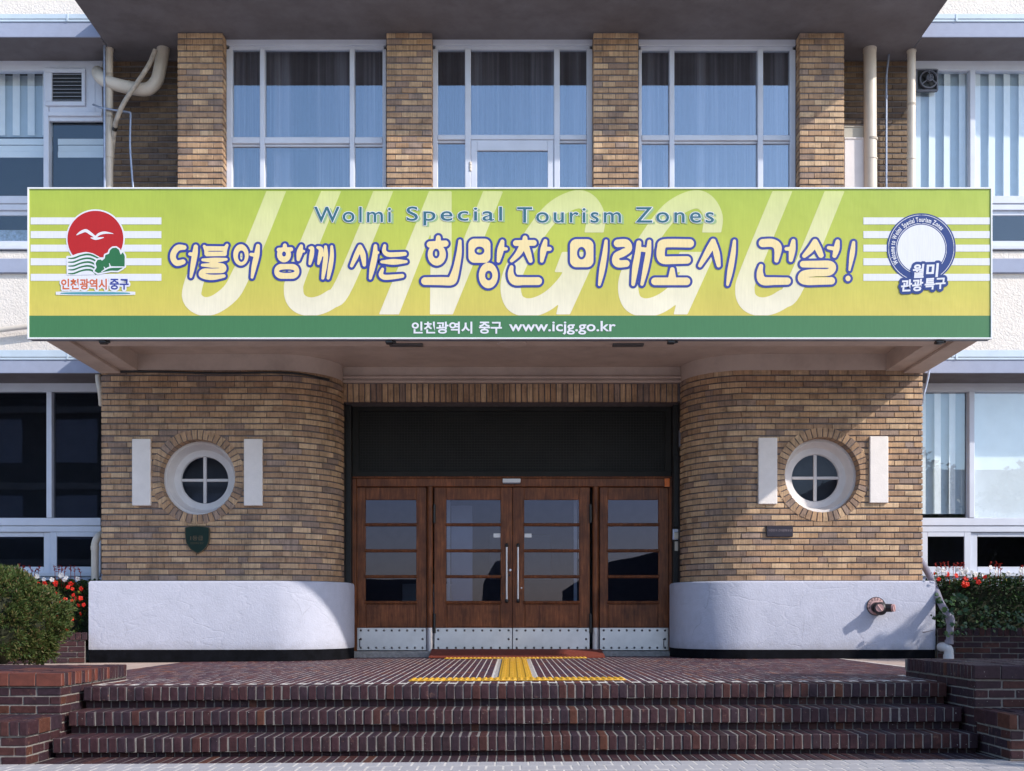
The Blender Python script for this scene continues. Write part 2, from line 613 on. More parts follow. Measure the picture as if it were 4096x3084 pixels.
    def build(s, name, mats, parent=None, kind=None):
        off = parent['_o'] if parent is not None and '_o' in parent else (0, 0, 0)
        o = bpy.data.objects.new(name, s.mesh(name, mats, off))
        COL.objects.link(o)
        o.parent = parent
        o['_o'] = list(off)
        if kind:
            o['kind'] = kind
        return o


def catmull(pts, k):
    out = []
    n = len(pts)
    for i in range(n - 1):
        p0, p1, p2, p3 = pts[max(i - 1, 0)], pts[i], pts[i + 1], pts[min(i + 2, n - 1)]
        for j in range(k):
            t = j / k
            out.append(.5 * ((2 * p1) + (p2 - p0) * t + (2 * p0 - 5 * p1 + 4 * p2 - p3) * t * t + (3 * p1 - p0 - 3 * p2 + p3) * t ** 3))
    out.append(pts[-1])
    return out


def thing(name, label, cat, loc, group=None, kind=None, tilt=0.0):
    o = bpy.data.objects.new(name, None)
    o.empty_display_size = .2
    COL.objects.link(o)
    o.location = loc
    o['_o'] = list(loc)
    o.rotation_euler = (0, tilt, 0)
    if label:
        o['label'] = label
    if cat:
        o['category'] = cat
    if group:
        o['group'] = group
    o['kind'] = kind or 'thing'
    return o


def tag(o, label, cat, group=None):
    o['kind'] = 'thing'
    o['label'] = label
    o['category'] = cat
    if group:
        o['group'] = group
    return o


# measures were taken off the photograph: pixels of its 4096-wide frame turned into metres on a plane at distance D
F = 4430.0


def mx(px, D):
    return (px - 2048.0) * D / F


def mz(py, D):
    return EYE + (2467.0 - py) * D / F


TILT = -0.0052      # the forecourt falls slightly to the left

# ------------------------------------------------------------------ bricks
_bm = {}


def brick_mesh(L, H, depth, mat, bev=.004):
    """front face centred on the origin, looking to -Y"""
    key = (round(L / .004), round(H / .004), round(depth / .01), mat.name, random.randrange(3))
    if key not in _bm:
        b = MB().box(-L / 2, L / 2, 0, depth, -H / 2, H / 2, bev)
        rr = random.Random(hash(key[:3]) + key[4])
        j = bev * .5
        b.v = [(x + rr.uniform(-j, j), y + rr.uniform(-j * .4, j * .4), z + rr.uniform(-j, j)) for x, y, z in b.v]
        _bm[key] = b.mesh('brick', mat)
    return _bm[key]


def put_brick(parent, x, y, z, ang, L, H, depth, mat, bev=.004, pitch=0.0, name='brick'):
    o = bpy.data.objects.new(name, brick_mesh(L, H, depth, mat, bev))
    COL.objects.link(o)
    o.parent = parent
    off = parent['_o']
    o.location = (x - off[0], y - off[1], z - off[2])
    o.rotation_euler = (pitch, random.uniform(-.006, .006), ang + random.uniform(-.006, .006))
    return o


def stuff_brick(mb, x, y, z, ang, L, H, depth, bev=.003):
    b = MB().box(-L / 2, L / 2, 0, depth, -H / 2, H / 2, 0)
    ca, sa = math.cos(ang), math.sin(ang)
    mb.add([(x + px * ca - py * sa, y + px * sa + py * ca, z + pz) for px, py, pz in b.v], b.f)


class Path:
    """plan path from straight and arc pieces; at(s) gives x, y, tangent angle; outer side on the right of travel"""

    def __init__(s, pieces):
        s.p = pieces
        s.len = sum(q[-1] for q in pieces)

    @staticmethod
    def line(x0, y0, x1, y1):
        return ('l', x0, y0, math.atan2(y1 - y0, x1 - x0), math.hypot(x1 - x0, y1 - y0))

    @staticmethod
    def arc(cx, cy, r, a0, a1):
        return ('a', cx, cy, r, a0, a1, abs(a1 - a0) * r)

    def at(s, d):
        for q in s.p:
            if d <= q[-1] + 1e-9 or q is s.p[-1]:
                if q[0] == 'l':
                    return q[1] + math.cos(q[3]) * d, q[2] + math.sin(q[3]) * d, q[3]
                a = q[4] + (q[5] - q[4]) * d / q[-1]
                sg = 1 if q[5] > q[4] else -1
                return q[1] + q[3] * math.cos(a), q[2] + q[3] * math.sin(a), a + sg * math.pi / 2
            d -= q[-1]

    def pts(s, step=.06):
        n = max(2, int(s.len / step))
        return [s.at(s.len * i / n)[:2] for i in range(n + 1)]


def lay(parent, path, z0, rows, course, pitch, joint, H, depth, mat, hole=None, limit=300, used=0, bev=.004, phases=(0, .5), flip=False, split=0.0):
    """running bond along a path; the first `limit` bricks are parts, the rest one stuff part"""
    slots = []
    for r in range(rows):
        z = z0 + course * (r + .5)
        s = -phases[r % len(phases)] * pitch
        while s < path.len - .02:
            a, b = max(s, 0), min(s + pitch, path.len)
            s += pitch
            if b - a < .03:
                continue
            segs = [(a, b)]
            if split and random.random() < split and b - a > .16:
                m = (a + b) / 2
                segs = [(a, m), (m, b)]
            for a, b in segs:
                if hole:
                    hx, hz, hr = hole
                    dz = abs(z - hz)
                    if dz < hr:
                        w = math.sqrt(hr * hr - dz * dz)
                        h0, h1 = hx - w, hx + w
                        parts = []
                        if a < h0:
                            parts.append((a, min(b, h0)))
                        if b > h1:
                            parts.append((max(a, h1), b))
                        for q in parts:
                            if q[1] - q[0] > .025:
                                slots.append((q[0], q[1], z))
                        continue
                slots.append((a, b, z))
    flat_end = path.p[0][-1] if path.p[0][0] == 'l' else 0
    if flip:
        flat0 = path.len - path.p[-1][-1]
        slots.sort(key=lambda q: 0 if q[0] >= flat0 - .12 else 1)
    else:
        slots.sort(key=lambda q: 0 if q[1] <= flat_end + .12 else 1)
    mb = MB()
    n = used
    for a, b, z in slots:
        x, y, ang = path.at((a + b) / 2)
        L = b - a - joint
        # keep chords on the curve
        dj = random.uniform(-.0015, .0015)
        nx, ny = math.sin(ang), -math.cos(ang)
        x += nx * dj
        y += ny * dj
        if n < limit:
            put_brick(parent, x, y, z, ang, L, H * random.uniform(.985, 1.01), depth, mat, bev)
            n += 1
        else:
            off = parent['_o']
            stuff_brick(mb, x, y, z, ang, L, H, depth)
    if mb.v:
        mb.build('brick_courses', mat, parent, 'stuff')
    return n


# ------------------------------------------------------------------ setting: ground
gnd = MB()
gnd.poly([(-150, -150, 0), (150, -150, 0), (150, 150, 0), (-150, 150, 0)])
g = gnd.build('ground', M['ground'])
g.location = (0, 7.9, -.490)
g.rotation_euler = (0, TILT, 0)
g['kind'] = 'structure'

# pale concrete pavers in front of the steps
pv = thing('pavement', None, None, (0, 7.6, -.484), kind='structure', tilt=TILT)
pm = {}
n = 0
mbs = MB()
for row in range(9):
    y0 = 7.69 - .205 * (row + 1)
    xoff = .055 * (row % 2)
    k = -40
    while k < 40:
        x0 = k * .114 + xoff
        k += 1
        if row < 3 and abs(x0 * F / y0) < 2150 and n < 290:
            key = random.randrange(4)
            if key not in pm:
                b = MB().box(-.053, .053, -.099, .099, -.04, 0, .004)
                b.v = [(x, y, z + random.uniform(-.001, .001)) for x, y, z in b.v]
                pm[key] = b.mesh('paver', M['paver'])
            o = bpy.data.objects.new('paver', pm[key])
            COL.objects.link(o)
            o.parent = pv
            o.location = (x0 + .057, y0 + .1025 - 7.6, .008 + random.uniform(-.0012, .0012))
            n += 1
        else:
            mbs.box(x0 + .003, x0 + .11, y0 + .003, y0 + .2, -.52, -.4765)
MB().box(-5.2, 5.2, 5.9, 7.69, -.52, -.4778).build('paver_bed', M['landjoint'], pv)
mbs.build('paver_field', M['paver'], pv, 'stuff')

# ------------------------------------------------------------------ entrance steps of dark brick on edge
SX0, SX1 = -3.33, 3.38
PITCH = (3.38 + 3.33) / 100
st = thing('entrance_steps', 'three wide steps of dark purple brick on edge below the entrance doors', 'steps', (0, 8.3, -.505), tilt=TILT)
fronts = [(8.60, 0.0, 8.86), (8.31, -.166, 8.65), (8.02, -.332, 8.36)]
core = MB()
for yf, zt, yb in fronts:
    core.box(SX0 + .004, SX1 - .004, yf + .006, yb + .05, zt - .107, zt - .004)
core.box(SX0 + .004, SX1 - .004, 8.656, 9.0, -.5, -.105)
core.box(SX0 + .004, SX1 - .004, 8.366, 8.72, -.5, -.271)
core.box(SX0 + .004, SX1 - .004, 8.076, 8.42, -.52, -.437)
core.build('step_mortar', M['joint'], st)
ris = MB()
nb = 100
for yf, zt, yb in fronts:
    for k in range(nb):
        x = SX0 + (k + .5) * PITCH
        H = .108
        put_brick(st, x, yf + random.uniform(-.003, .003), zt - .054 + random.uniform(-.002, .002), 0, PITCH - .0070, H, yb - yf - .012, M['klinker'], .006)
        ris.box(x - .0285, x + .0285, yf + .050 + random.uniform(-.002, .002), yf + .09, zt - .165, zt - .110)
ris.build('riser_bricks', M['klinker'], st, 'stuff')

bo = thing('brick_border', None, None, (0, 7.9, -.477), kind='structure', tilt=TILT)
MB().box(SX0 - .02, SX1 + .02, 7.69, 8.09, -.52, -.4795).build('border_mortar', M['joint'], bo)
for k in range(nb):
    x = SX0 + (k + .5) * PITCH
    b = put_brick(bo, x, 7.696, -.499 + random.uniform(-.001, .001), 0, PITCH - .0085, .046, .37, M['klinker'], .004)

# ------------------------------------------------------------------ landing
ld = thing('landing_pavement', None, None, (0, 11.0, -.02), kind='structure', tilt=TILT)
MB().box(-3.78, 4.04, 8.88, 14.66, -.06, -.0016).build('landing_mortar', M['landjoint'], ld)
ap = MB()
ap.box(-8, -3.78, 9.0, 14.3, -.2, -.006)
ap.box(4.04, 8, 9.0, 14.3, -.2, -.006)
ap.build('cement_apron', M['apron'], ld)
fill = MB()
n = 0
# skip the strip of tactile tiles
TX0, TX1 = -.125, .185
for row in range(30):
    y0 = 8.87 + row * .2
    if y0 > 14.5:
        break
    k = -10 if y0 > 9.5 else 0
    kmax = nb + 9 if y0 > 9.5 else nb
    while k < kmax:
        x = SX0 + (k + .5) * PITCH
        k += 1
        sh = (.1 if k % 2 else 0)
        if TX0 - .02 < x < TX1 + .02 and 9.1 < y0 < 14.2:
            continue
        ya, yb = y0 + sh, y0 + sh + .195
        zt = random.uniform(-.0008, .0012)
        if n < 300:
            b = put_brick(ld, x, ya, -.028 + zt, 0, PITCH - .011, .056, .194, M['landbrick'], .003)
            n += 1
        else:
            q = MB().box(x - .0275, x + .0275, ya, yb, -.03, zt)
            q.f = q.f[:2] + q.f[2:4] + [q.f[5]]
            fill.add(q.v, q.f)
fill.build('paving_bricks', M['landbrick'], ld, 'stuff')
MB().box(TX0 - .035, TX1 + .035, 9.05, 14.3, -.05, -.001).build('tactile_bed', M['cement'], ld)

# tactile guide tiles
tp = thing('tactile_paving', 'yellow tactile guide paving laid in an I shape from steps to doors', 'tactile paving', (0, 9.2, 0), tilt=TILT)


def tile_mesh(kind):
    b = MB().box(-.148, .148, -.148, .148, -.004, .006, .003)
    if kind == 'dot':
        for i in range(6):
            for j in range(6):
                cx, cy = -.122 + i * .049, -.122 + j * .049
                b.lathe([(.017, .005), (.015, .011), (.010, .0125), (0.0005, .0125)], cx, cy, 8, axis='Z')
    else:
        for i in range(4):
            cx = -.108 + i * .072
            b.box(cx - .018, cx + .018, -.135, .135, .005, .012, .004)
    return b.mesh('tactile_tile', M['yellow'])


td, tb = tile_mesh('dot'), tile_mesh('bar')
tiles = []
cx0 = (TX0 + TX1) / 2
for i in range(6):
    tiles.append((td, -.75 + .30 * i + .045, 9.27))
    tiles.append((td, -.75 + .30 * i + .045, 14.08))
for i in range(15):
    tiles.append((tb, cx0, 9.57 + i * .3))
for me, x, y in tiles:
    o = bpy.data.objects.new('tactile_tile', me)
    COL.objects.link(o)
    o.parent = tp
    o.location = (x, y - 9.2, .004 + random.uniform(0, .0015))

# ------------------------------------------------------------------ brick cheek walls beside the steps


def cheek(label, side, x_in, y0, y1, zt, zb, cap_along):
    """side -1 left of the steps, 1 right of them; x_in is the face beside the steps"""
    W = 2.3
    xo = x_in + side * W
    t = thing('step_wall', label, 'wall', (x_in, y0, zb), 'stepped brick walls beside the entrance steps')
    xa, xb = min(x_in, xo), max(x_in, xo)
    MB().box(xa + (.0 if side < 0 else .022), xb - (.022 if side < 0 else 0), y0 + .022, y1, zb - .1, zt - .012).build('wall_core', M['joint'], t)
    MB().box(xa + .01, xb - .01, y0 + .01, y1 - .01, zt - .1, zt - .006).build('cap_mortar', M['joint'], t)
    fill = MB()
    n = 0
    if cap_along == 'x':
        L, T = .2, .0665
        for i in range(int(W / L)):
            for j in range(int((y1 - y0) / T)):
                x = x_in + side * (L * (i + .5))
                y = y0 + T * j
                if i < 5:
                    put_brick(t, x, y + random.uniform(0, .003) - (.002 if j == 0 else 0), zt - .05 + random.uniform(-.002, .002), 0, L - .009, .1, T - .009, M['redklinker'] if side < 0 and i < 3 and random.random() < (.9 if j < 2 else .45 if j < 12 else .1) else M['klinker'], .005)
                else:
                    fill.box(x - .095, x + .095, y, y + .058, zt - .1, zt)
    else:
        L, T = .0665, .2
        rows = max(1, int((y1 - y0 + .05) / T))
        for i in range(int(W / L)):
            for j in range(rows):
                x = x_in + side * (L * (i + .5))
                y = y0 + T * j
                if i < 22:
                    put_brick(t, x, y + random.uniform(0, .003), zt - .05 + random.uniform(-.002, .002), 0, L - .009, .1, T - .01, M['klinker'], .005)
                else:
                    fill.box(x - .029, x + .029, y, y + .19, zt - .1, zt)
    if fill.v:
        fill.build('cap_bricks', M['klinker'], t, 'stuff')
    rows = int((zt - .108 - zb) / .067 + .99)
    z0 = zt - .108 - rows * .067
    e = .016
    if side < 0:
        pth = Path([Path.line(xo, y0 + e, x_in - e, y0 + e)])
        pth2 = Path([Path.line(x_in - e, y0 + e, x_in - e, y1)])
    else:
        pth = Path([Path.line(x_in + e, y0 + e, xo, y0 + e)])
        pth2 = Path([Path.line(x_in + e, y1, x_in + e, y0 + e)])
    lay(t, pth, z0, rows, .067, .2, .011, .056, .09, M['klinker'], limit=400)
    lay(t, pth2, z0, rows, .067, .2, .011, .056, .09, M['klinker'], limit=400, phases=(.5, 0))
    return t


cheek('upper brick wall left of the steps, beneath the round juniper', -1, -3.35, 8.25, 9.67, .112, -.505, 'x')
cheek('lower brick block left of the steps, in front of the upper wall', -1, -3.35, 7.665, 8.245, -.197, -.51, 'y')
cheek('upper brick wall right of the steps, below the grey drain elbow', 1, 3.39, 8.13, 9.59, .170, -.505, 'x')
cheek('lower brick block right of the steps, in front of the upper wall', 1, 3.39, 7.56, 8.125, -.140, -.51, 'y')

# ------------------------------------------------------------------ curved brick piers
YW = 13.6          # front of the brickwork
CR = .75
LX = 2.93          # where the curve begins
YE = YW + CR       # end of the curve


def pier(side):
    lab = 'brown brick entrance pier with curved corner, left of the doors' if side < 0 else 'brown brick entrance pier with curved corner, right of the doors'
    t = thing('brick_pier', lab, 'pier', (side * 3.9, YW, 0), 'curved brick piers flanking the doors')
    hx, hz = (-3.862, 2.246) if side < 0 else (3.812, 2.274)
    x_out = side * 5.045
    # mortar core behind the bricks with the round opening
    mb = MB()
    e = .013
    zb, zt = .1, 3.62
    xa, xb = (x_out + e, -LX) if side < 0 else (LX, x_out - e)
    yf = YW + e
    N = 48
    ring, rect = [], []
    r0 = .52
    for k in range(N):
        a = 2 * math.pi * k / N
        c, s_ = math.cos(a), math.sin(a)
        ring.append((hx + r0 * c, yf, hz + r0 * s_))
        ts = []
        if c > 1e-6:
            ts.append((xb - hx) / c)
        if c < -1e-6:
            ts.append((xa - hx) / c)
        if s_ > 1e-6:
            ts.append((zt - hz) / s_)
        if s_ < -1e-6:
            ts.append((zb - hz) / s_)
        q = min(ts)
        rect.append((hx + q * c, yf, hz + q * s_))
    vs = ring + rect
    fs = []
    for k in range(N):
        k2 = (k + 1) % N
        fs.append((k, N + k, N + k2, k2))
    mb.add(vs, fs)
    # corners of the rectangle missed by the fan
    mb.box(xa, xa + .02, yf + .003, YE, zb, zt)
    mb.box(xb - .02, xb, yf + .003, YE, zb, zt)
    cpts = []
    for k in range(13):
        a = -math.pi / 2 + (math.pi / 2) * k / 12
        cpts.append((-LX + (CR - e) * math.cos(a), YE + (CR - e) * math.sin(a)))
    if side > 0:
        cpts = [(-x, y) for x, y in cpts][::-1]
    mb.sheet(cpts, zb, zt)
    mb.box(xa, xb, yf + .002, YE, zt - .02, zt)
    for (cxs, czs) in ((xa, zb), (xa, zt), (xb, zb), (xb, zt)):
        x0_, x1_ = (cxs, cxs + .8) if cxs == xa else (cxs - .8, cxs)
        z0_, z1_ = (czs, czs + .9) if czs == zb else (czs - .45, czs)
        mb.poly([(x0_, yf + .002, z0_), (x1_, yf + .002, z0_), (x1_, yf + .002, z1_), (x0_, yf + .002, z1_)])
    mb.build('pier_core', M['mortar'], t)
    if side < 0:
        pth = Path([Path.line(x_out, YW, -LX, YW), Path.arc(-LX, YE, CR, -math.pi / 2, 0)])
        hole = (hx - x_out, hz, .555)
        n = lay(t, pth, .968, 35, .0743, .2345, .004, .0570, .05, M['brick'], hole, 300, phases=(0, .5, .667, .333), split=.06)
        side_p = Path([Path.line(x_out, YE, x_out, YW)])
    else:
        pth = Path([Path.arc(LX, YE, CR, math.pi, 1.5 * math.pi), Path.line(LX, YW, x_out, YW)])
        hole = (pth.p[0][-1] + hx - LX, hz, .555)
        n = lay(t, pth, .968, 35, .0743, .2345, .004, .0570, .05, M['brick'], hole, 300, phases=(.2, .7, .9, .45), flip=True, split=.06)
        side_p = Path([Path.line(x_out, YW, x_out, YE)])
    rm = MB()
    for r in range(35):
        for k in range(3):
            x, y, ang = side_p.at(.12 + .235 * k + (.03 if r % 2 else 0))
            stuff_brick(rm, x, y, .968 + .0743 * (r + .5), ang, .228, .0570, .05)
    rm.build('return_bricks', M['brick'], t, 'stuff')
    # white plinth and black base follow the same plan, 0.1 m proud
    R1 = CR + .10
    if side < 0:
        plan = [(-5.16, 14.3), (-5.16, YW - .10), (-LX, YW - .10)]
        plan += [(-LX + R1 * math.cos(-math.pi / 2 + math.pi / 2 * k / 20), YE + R1 * math.sin(-math.pi / 2 + math.pi / 2 * k / 20)) for k in range(1, 21)]
        plan += [(-LX + R1, 14.62)]
    else:
        plan = [(LX - R1, 14.62), (LX - R1, YE)]
        plan += [(LX - R1 * math.cos(math.pi / 2 * k / 20), YE - R1 * math.sin(math.pi / 2 * k / 20)) for k in range(1, 20)]
        plan += [(LX, YW - .10), (5.16, YW - .10), (5.16, 14.3)]

    def inset(pl, d):
        out = []
        for i, (x, y) in enumerate(pl):
            p0, p1 = pl[max(i - 1, 0)], pl[min(i + 1, len(pl) - 1)]
            if 0 < i < len(pl) - 1:
                a = Vector((x - p0[0], y - p0[1])).normalized()
                b = Vector((p1[0] - x, p1[1] - y)).normalized()
                na, nb_ = Vector((-a.y, a.x)), Vector((-b.y, b.x))
                m = (na + nb_)
                m = m / max(.35, (1 + na.dot(nb_)))
            else:
                a = Vector((p1[0] - p0[0], p1[1] - p0[1])).normalized()
                m = Vector((-a.y, a.x))
            out.append((x + m.x * d, y + m.y * d))
        return out
    prof = [(.0, .128), (.0, .94), (.006, .957), (.018, .967), (.115, .972)]
    pb = MB()
    loops = [inset(plan, d) for d, z in prof]
    np_ = len(plan)
    vs, fs = [], []
    for lp, (d, z) in zip(loops, prof):
        vs += [(x, y, z) for x, y in lp]
    for j in range(len(prof) - 1):
        for i in range(np_ - 1):
            fs.append((j * np_ + i, j * np_ + i + 1, (j + 1) * np_ + i + 1, (j + 1) * np_ + i))
    pb.add(vs, fs, 0, True)
    pb.add([(x, y, .128) for x, y in loops[0]] + [(x, y, .128) for x, y in loops[-1]], [(np_ + i, np_ + i + 1, i + 1, i) for i in range(np_ - 1)])
    pb.build('plinth', M['plinth'], t)
    bb = MB()
    bb.sheet(inset(plan, .004), -.12, .127)
    bb.build('base', M['base'], t)
    return hx, hz


HOLES = [pier(-1), pier(1)]


def round_window(hx, hz, label):
    t = thing('round_window', label, 'window', (hx, YW, hz), 'round windows in the brick piers')
    N = 48
    r0, r1 = .462, .578
    for k in range(N):
        a = 2 * math.pi * (k + .5) / N
        key = ('w', k % 3)
        if key not in _bm:
            h = math.pi / N - .0095
            b = MB()
            pts = []
            for rr, hh in ((r0, h - .002), (r1, h)):
                pts.append((rr * math.cos(-hh), rr * math.sin(-hh)))
                pts.append((rr * math.cos(hh), rr * math.sin(hh)))
            q = [pts[0], pts[2], pts[3], pts[1]]
            cx_ = sum(p[0] for p in q) / 4
            jit = random.Random(k)
            fr = [(cx_ + (x - cx_) * .96, z * .93 + jit.uniform(-.0015, .0015)) for x, z in q]
            vs = [(x, .0, z) for x, z in fr] + [(x, .004, z) for x, z in q] + [(x, .175, z) for x, z in q]
            fs = [(0, 1, 2, 3)]
            for base in (0, 4):
                for i in range(4):
                    j = (i + 1) % 4
                    fs.append((base + i, base + 4 + i, base + 4 + j, base + j))
            b.add(vs, fs)
            _bm[key] = b.mesh('brick', M['brick'])
        o = bpy.data.objects.new('brick', _bm[key])
        COL.objects.link(o)
        o.parent = t
        o.location = (0, -.006 + random.uniform(-.0015, .001), 0)
        o.rotation_euler = (0, -a, 0)
    MB().lathe([(.585, YW + .004), (.465, YW + .004), (.465, YW + .18)], hx, hz, 64).build('ring_mortar', M['mortar'], t)
    MB().lathe([(.475, 13.80), (.475, 13.768), (.452, 13.757), (.428, 13.762), (.420, 13.80), (.392, 13.865), (.384, 13.905), (.376, 13.915),
                (.312, 13.915), (.300, 13.918), (.297, 13.935), (.293, 13.935), (.290, 13.955)], hx, hz, 72).build('frame', M['whitewood'], t)
    yg = 13.945
    mu = MB()
    mu.box(hx - .020, hx + .020, yg - .022, yg + .014, hz - .292, hz + .292, .005)
    mu.box(hx - .292, hx - .0205, yg - .019, yg + .014, hz - .018, hz + .018, .005)
    mu.box(hx + .0205, hx + .292, yg - .019, yg + .014, hz - .018, hz + .018, .005)
    mu.build('glazing_bar', M['whitewood'], t)
    for q in range(4):
        a0 = q * math.pi / 2
        pts = [(hx, yg, hz)] + [(hx + .293 * math.cos(a0 + math.pi / 2 * i / 10), yg, hz + .293 * math.sin(a0 + math.pi / 2 * i / 10)) for i in range(11)]
        MB().poly(pts).build('pane', M['glassdark'], t)
    bk = MB()
    bk.box(hx - .6, hx + .6, 14.28, 14.3, hz - .6, hz + .6)
    bk.lathe([(.34, 13.955), (.36, 14.279)], hx, hz, 32)
    bk.build('dark_back', M['hall'], t)


round_window(*HOLES[0], 'round four-pane porthole window with brick ring above the green shield plaque')
round_window(*HOLES[1], 'round four-pane porthole window with brick ring above the small dark plaque')

# white plaster tablets beside the round windows
for x0, x1, z0, z1, lab in ((-4.655, -4.43, 1.892, 2.708, 'white blank plaster tablet at the outer left end of the left pier'),
                            (-3.285, -3.06, 1.892, 2.708, 'white blank plaster tablet between the left round window and the curved brick corner'),
                            (3.02, 3.25, 1.910, 2.725, 'white blank plaster tablet between the right round window and the curved brick corner'),
                            (4.385, 4.61, 1.925, 2.74, 'white blank plaster tablet in sunlight at the outer right end of the right pier')):
    o = MB().box(x0, x1, YW - .035, YW + .02, z0, z1, .006).build('wall_tablet', M['whiteplaster'])
    tag(o, lab, 'tablet', 'white tablets beside the round windows')

# ------------------------------------------------------------------ lintel, reveals, dark screen over the doors
ln = thing('brick_lintel', 'dark row of upright bricks across the recess above the doors', 'lintel', (0, YE, 3.31))
MB().box(-2.2, 2.215, YE + .012, 14.75, 3.325, 3.6).build('lintel_core', M['mortar'], ln)
for k in range(58):
    x = -2.172 + k * .0752
    put_brick(ln, x, YE + .001, 3.432, math.pi / 2 * 0, .062, .232, .05, M['brick'], .003)
rv = thing('door_reveal', 'black painted walls of the recess on both sides of the doors', 'wall', (0, 14.6, 0))
for sd in (-1, 1):
    xa, xb = sorted((sd * 2.125, sd * 2.24))
    MB().box(xa, xb, 14.6, 15.0, -.02, 3.33, .004).build('reveal', M['jamb'], rv)
    xa, xb = sorted((sd * 2.185, sd * 2.24))
    MB().box(xa, xb, YE - .01, 14.597, .97, 3.32).build('reveal', M['jamb'], rv)
MB().box(-2.12, 2.12, 14.86, 15.0, 2.30, 3.33).build('reveal', M['jamb'], rv)

sc_ = thing('insect_screen', 'black mesh screen panel filling the space over the wooden doors', 'screen', (0, 14.76, 2.4))
fr = MB()
fr.box(-2.12, 2.12, 14.74, 14.80, 2.385, 2.47, .004)
fr.box(-2.12, 2.12, 14.74, 14.80, 3.27, 3.325, .004)
fr.box(-2.12, -2.04, 14.745, 14.80, 2.47, 3.27)
fr.box(2.04, 2.12, 14.745, 14.80, 2.47, 3.27)
fr.build('screen_frame', M['screen'], sc_)
MB().box(-2.04, 2.04, 14.80, 14.81, 2.47, 3.27).build('screen_cloth', M['screen'], sc_)
wm = MB()
for i in range(110):
    x = -2.03 + 4.06 * i / 109
    wm.box(x - .0022, x + .0022, 14.778, 14.782, 2.47, 3.27)
for i in range(22):
    z = 2.485 + i * .036
    wm.box(-2.04, 2.04, 14.783, 14.787, z - .0022, z + .0022)
wm.build('screen_wire', M['wire'], sc_, 'stuff')

# ------------------------------------------------------------------ wooden doors
YD = 14.78
DX = lambda p: (p - 2048) * YD / F
DZ = lambda p: EYE + (2467 - p) * YD / F
ds = thing('door_threshold', 'grey stone threshold under the entrance doors', 'threshold', (0, 14.7, 0))
MB().box(-2.2, 2.215, 14.63, 15.1, -.05, .074, .006).build('threshold_slab', M['stone'], ds)

df = thing('door_surround', 'brown wooden frame with two rounded posts around the four door leaves', 'door frame', (0, YD, .074))
w = MB()
ztop, zlf = DZ(1914), DZ(1948)
w.box(DX(1410), DX(1427), YD - .03, YD + .1, .075, ztop - .001, .006)
w.box(DX(2675), DX(2687), YD - .03, YD + .1, .075, ztop - .001, .006)
w.box(DX(1427) + .001, DX(2675) - .001, YD - .04, YD + .1, zlf, ztop, .008)
w.box(DX(1410) + .001, DX(2687) - .001, YD - .052, YD + .02, ztop + .001, ztop + .022, .006)
w.build('head_and_jambs', M['wood'], df)
for xc in ((1709 + 1731) / 2, (2369 + 2395) / 2):
    x = DX(xc)
    MB().tube([(x, YD - .02, DZ(2511)), (x, YD - .02, zlf)], .042, 20).build('post', M['wood'], df)
    MB().tube([(x, YD - .02, .076), (x, YD - .02, DZ(2511) - .001)], .0445, 20).build('post_shoe', M['steel'], df)


def door(label, x0, x1, gx0, gx1, rows, pz, cat='door', raised=True, steel_x=None):
    """one glazed leaf; all measures along the door plane"""
    t = thing('glazed_door', label, cat, ((x0 + x1) / 2, YD, .075), 'wooden glazed doors of the main entrance')
    zt, zk, zb = DZ(1950), DZ(2511), DZ(2601)
    yf, yb = YD - .012, YD + .035
    for a, b in ((x0, gx0), (gx1, x1)):
        MB().box(a + .001, b - .001, yf, yb, zk, zt, .004).build('stile', M['wood'], t)
    MB().box(gx0, gx1, yf + .001, yb, rows[0][1], zt - .001, .004).build('top_rail', M['wood'], t)
    for i in range(len(rows)):
        top = rows[i][0]
        bot = rows[i + 1][1] if i + 1 < len(rows) else pz[1]
        zc = (top + bot) / 2
        b = MB()
        b.box(gx0 - .012, gx1 + .012, yf - .014, yf + .03, zc - .020, zc + .020, .007)
        b.box(gx0 - .018, gx1 + .018, yf - .024, yf - .002, zc - .009, zc + .009, .006)
        b.build('glazing_bar', M['wood'], t)
        MB().box(gx0, gx1, YD + .010, YD + .014, zc + .012, rows[i][1] + (.012 if i else 0)).build('pane', M['glassdoor'], t)
    b = MB()
    b.box(gx0, gx1, yf + .012, yb, zk, pz[1] + .01)
    b.box(gx0 + .012, gx1 - .012, yf + .001, yf + .013, zk + .012, pz[1] - .012, .011 if raised else .004)
    b.build('panel', M['wood'], t)
    kp = MB().box(x0 + .003, x1 - .003, yf - .006, yb, zb, zk - .001, .003).build('kick_plate', M['steel'], t)
    if 'rivet' not in _bm:
        _bm['rivet'] = MB().lathe([(.0165, .0), (.0155, -.008), (.010, -.014), (.0005, -.016)], 0, 0, 10).mesh('rivet', M['rivet'])
    pos = []
    nx = 9
    ra, rb = x0 + .055, x1 - .05
    for i in range(nx):
        x = ra + (rb - ra) * i / (nx - 1)
        pos += [(x, zk - .036), (x, zb + .034)]
    pos += [(ra, (zk + zb) / 2), (rb, (zk + zb) / 2)]
    for x, z in pos:
        o = bpy.data.objects.new('rivet', _bm['rivet'])
        COL.objects.link(o)
        o.parent = kp
        off = t['_o']
        o.location = (x - off[0], yf - .005 - off[1], z - off[2])
    return t


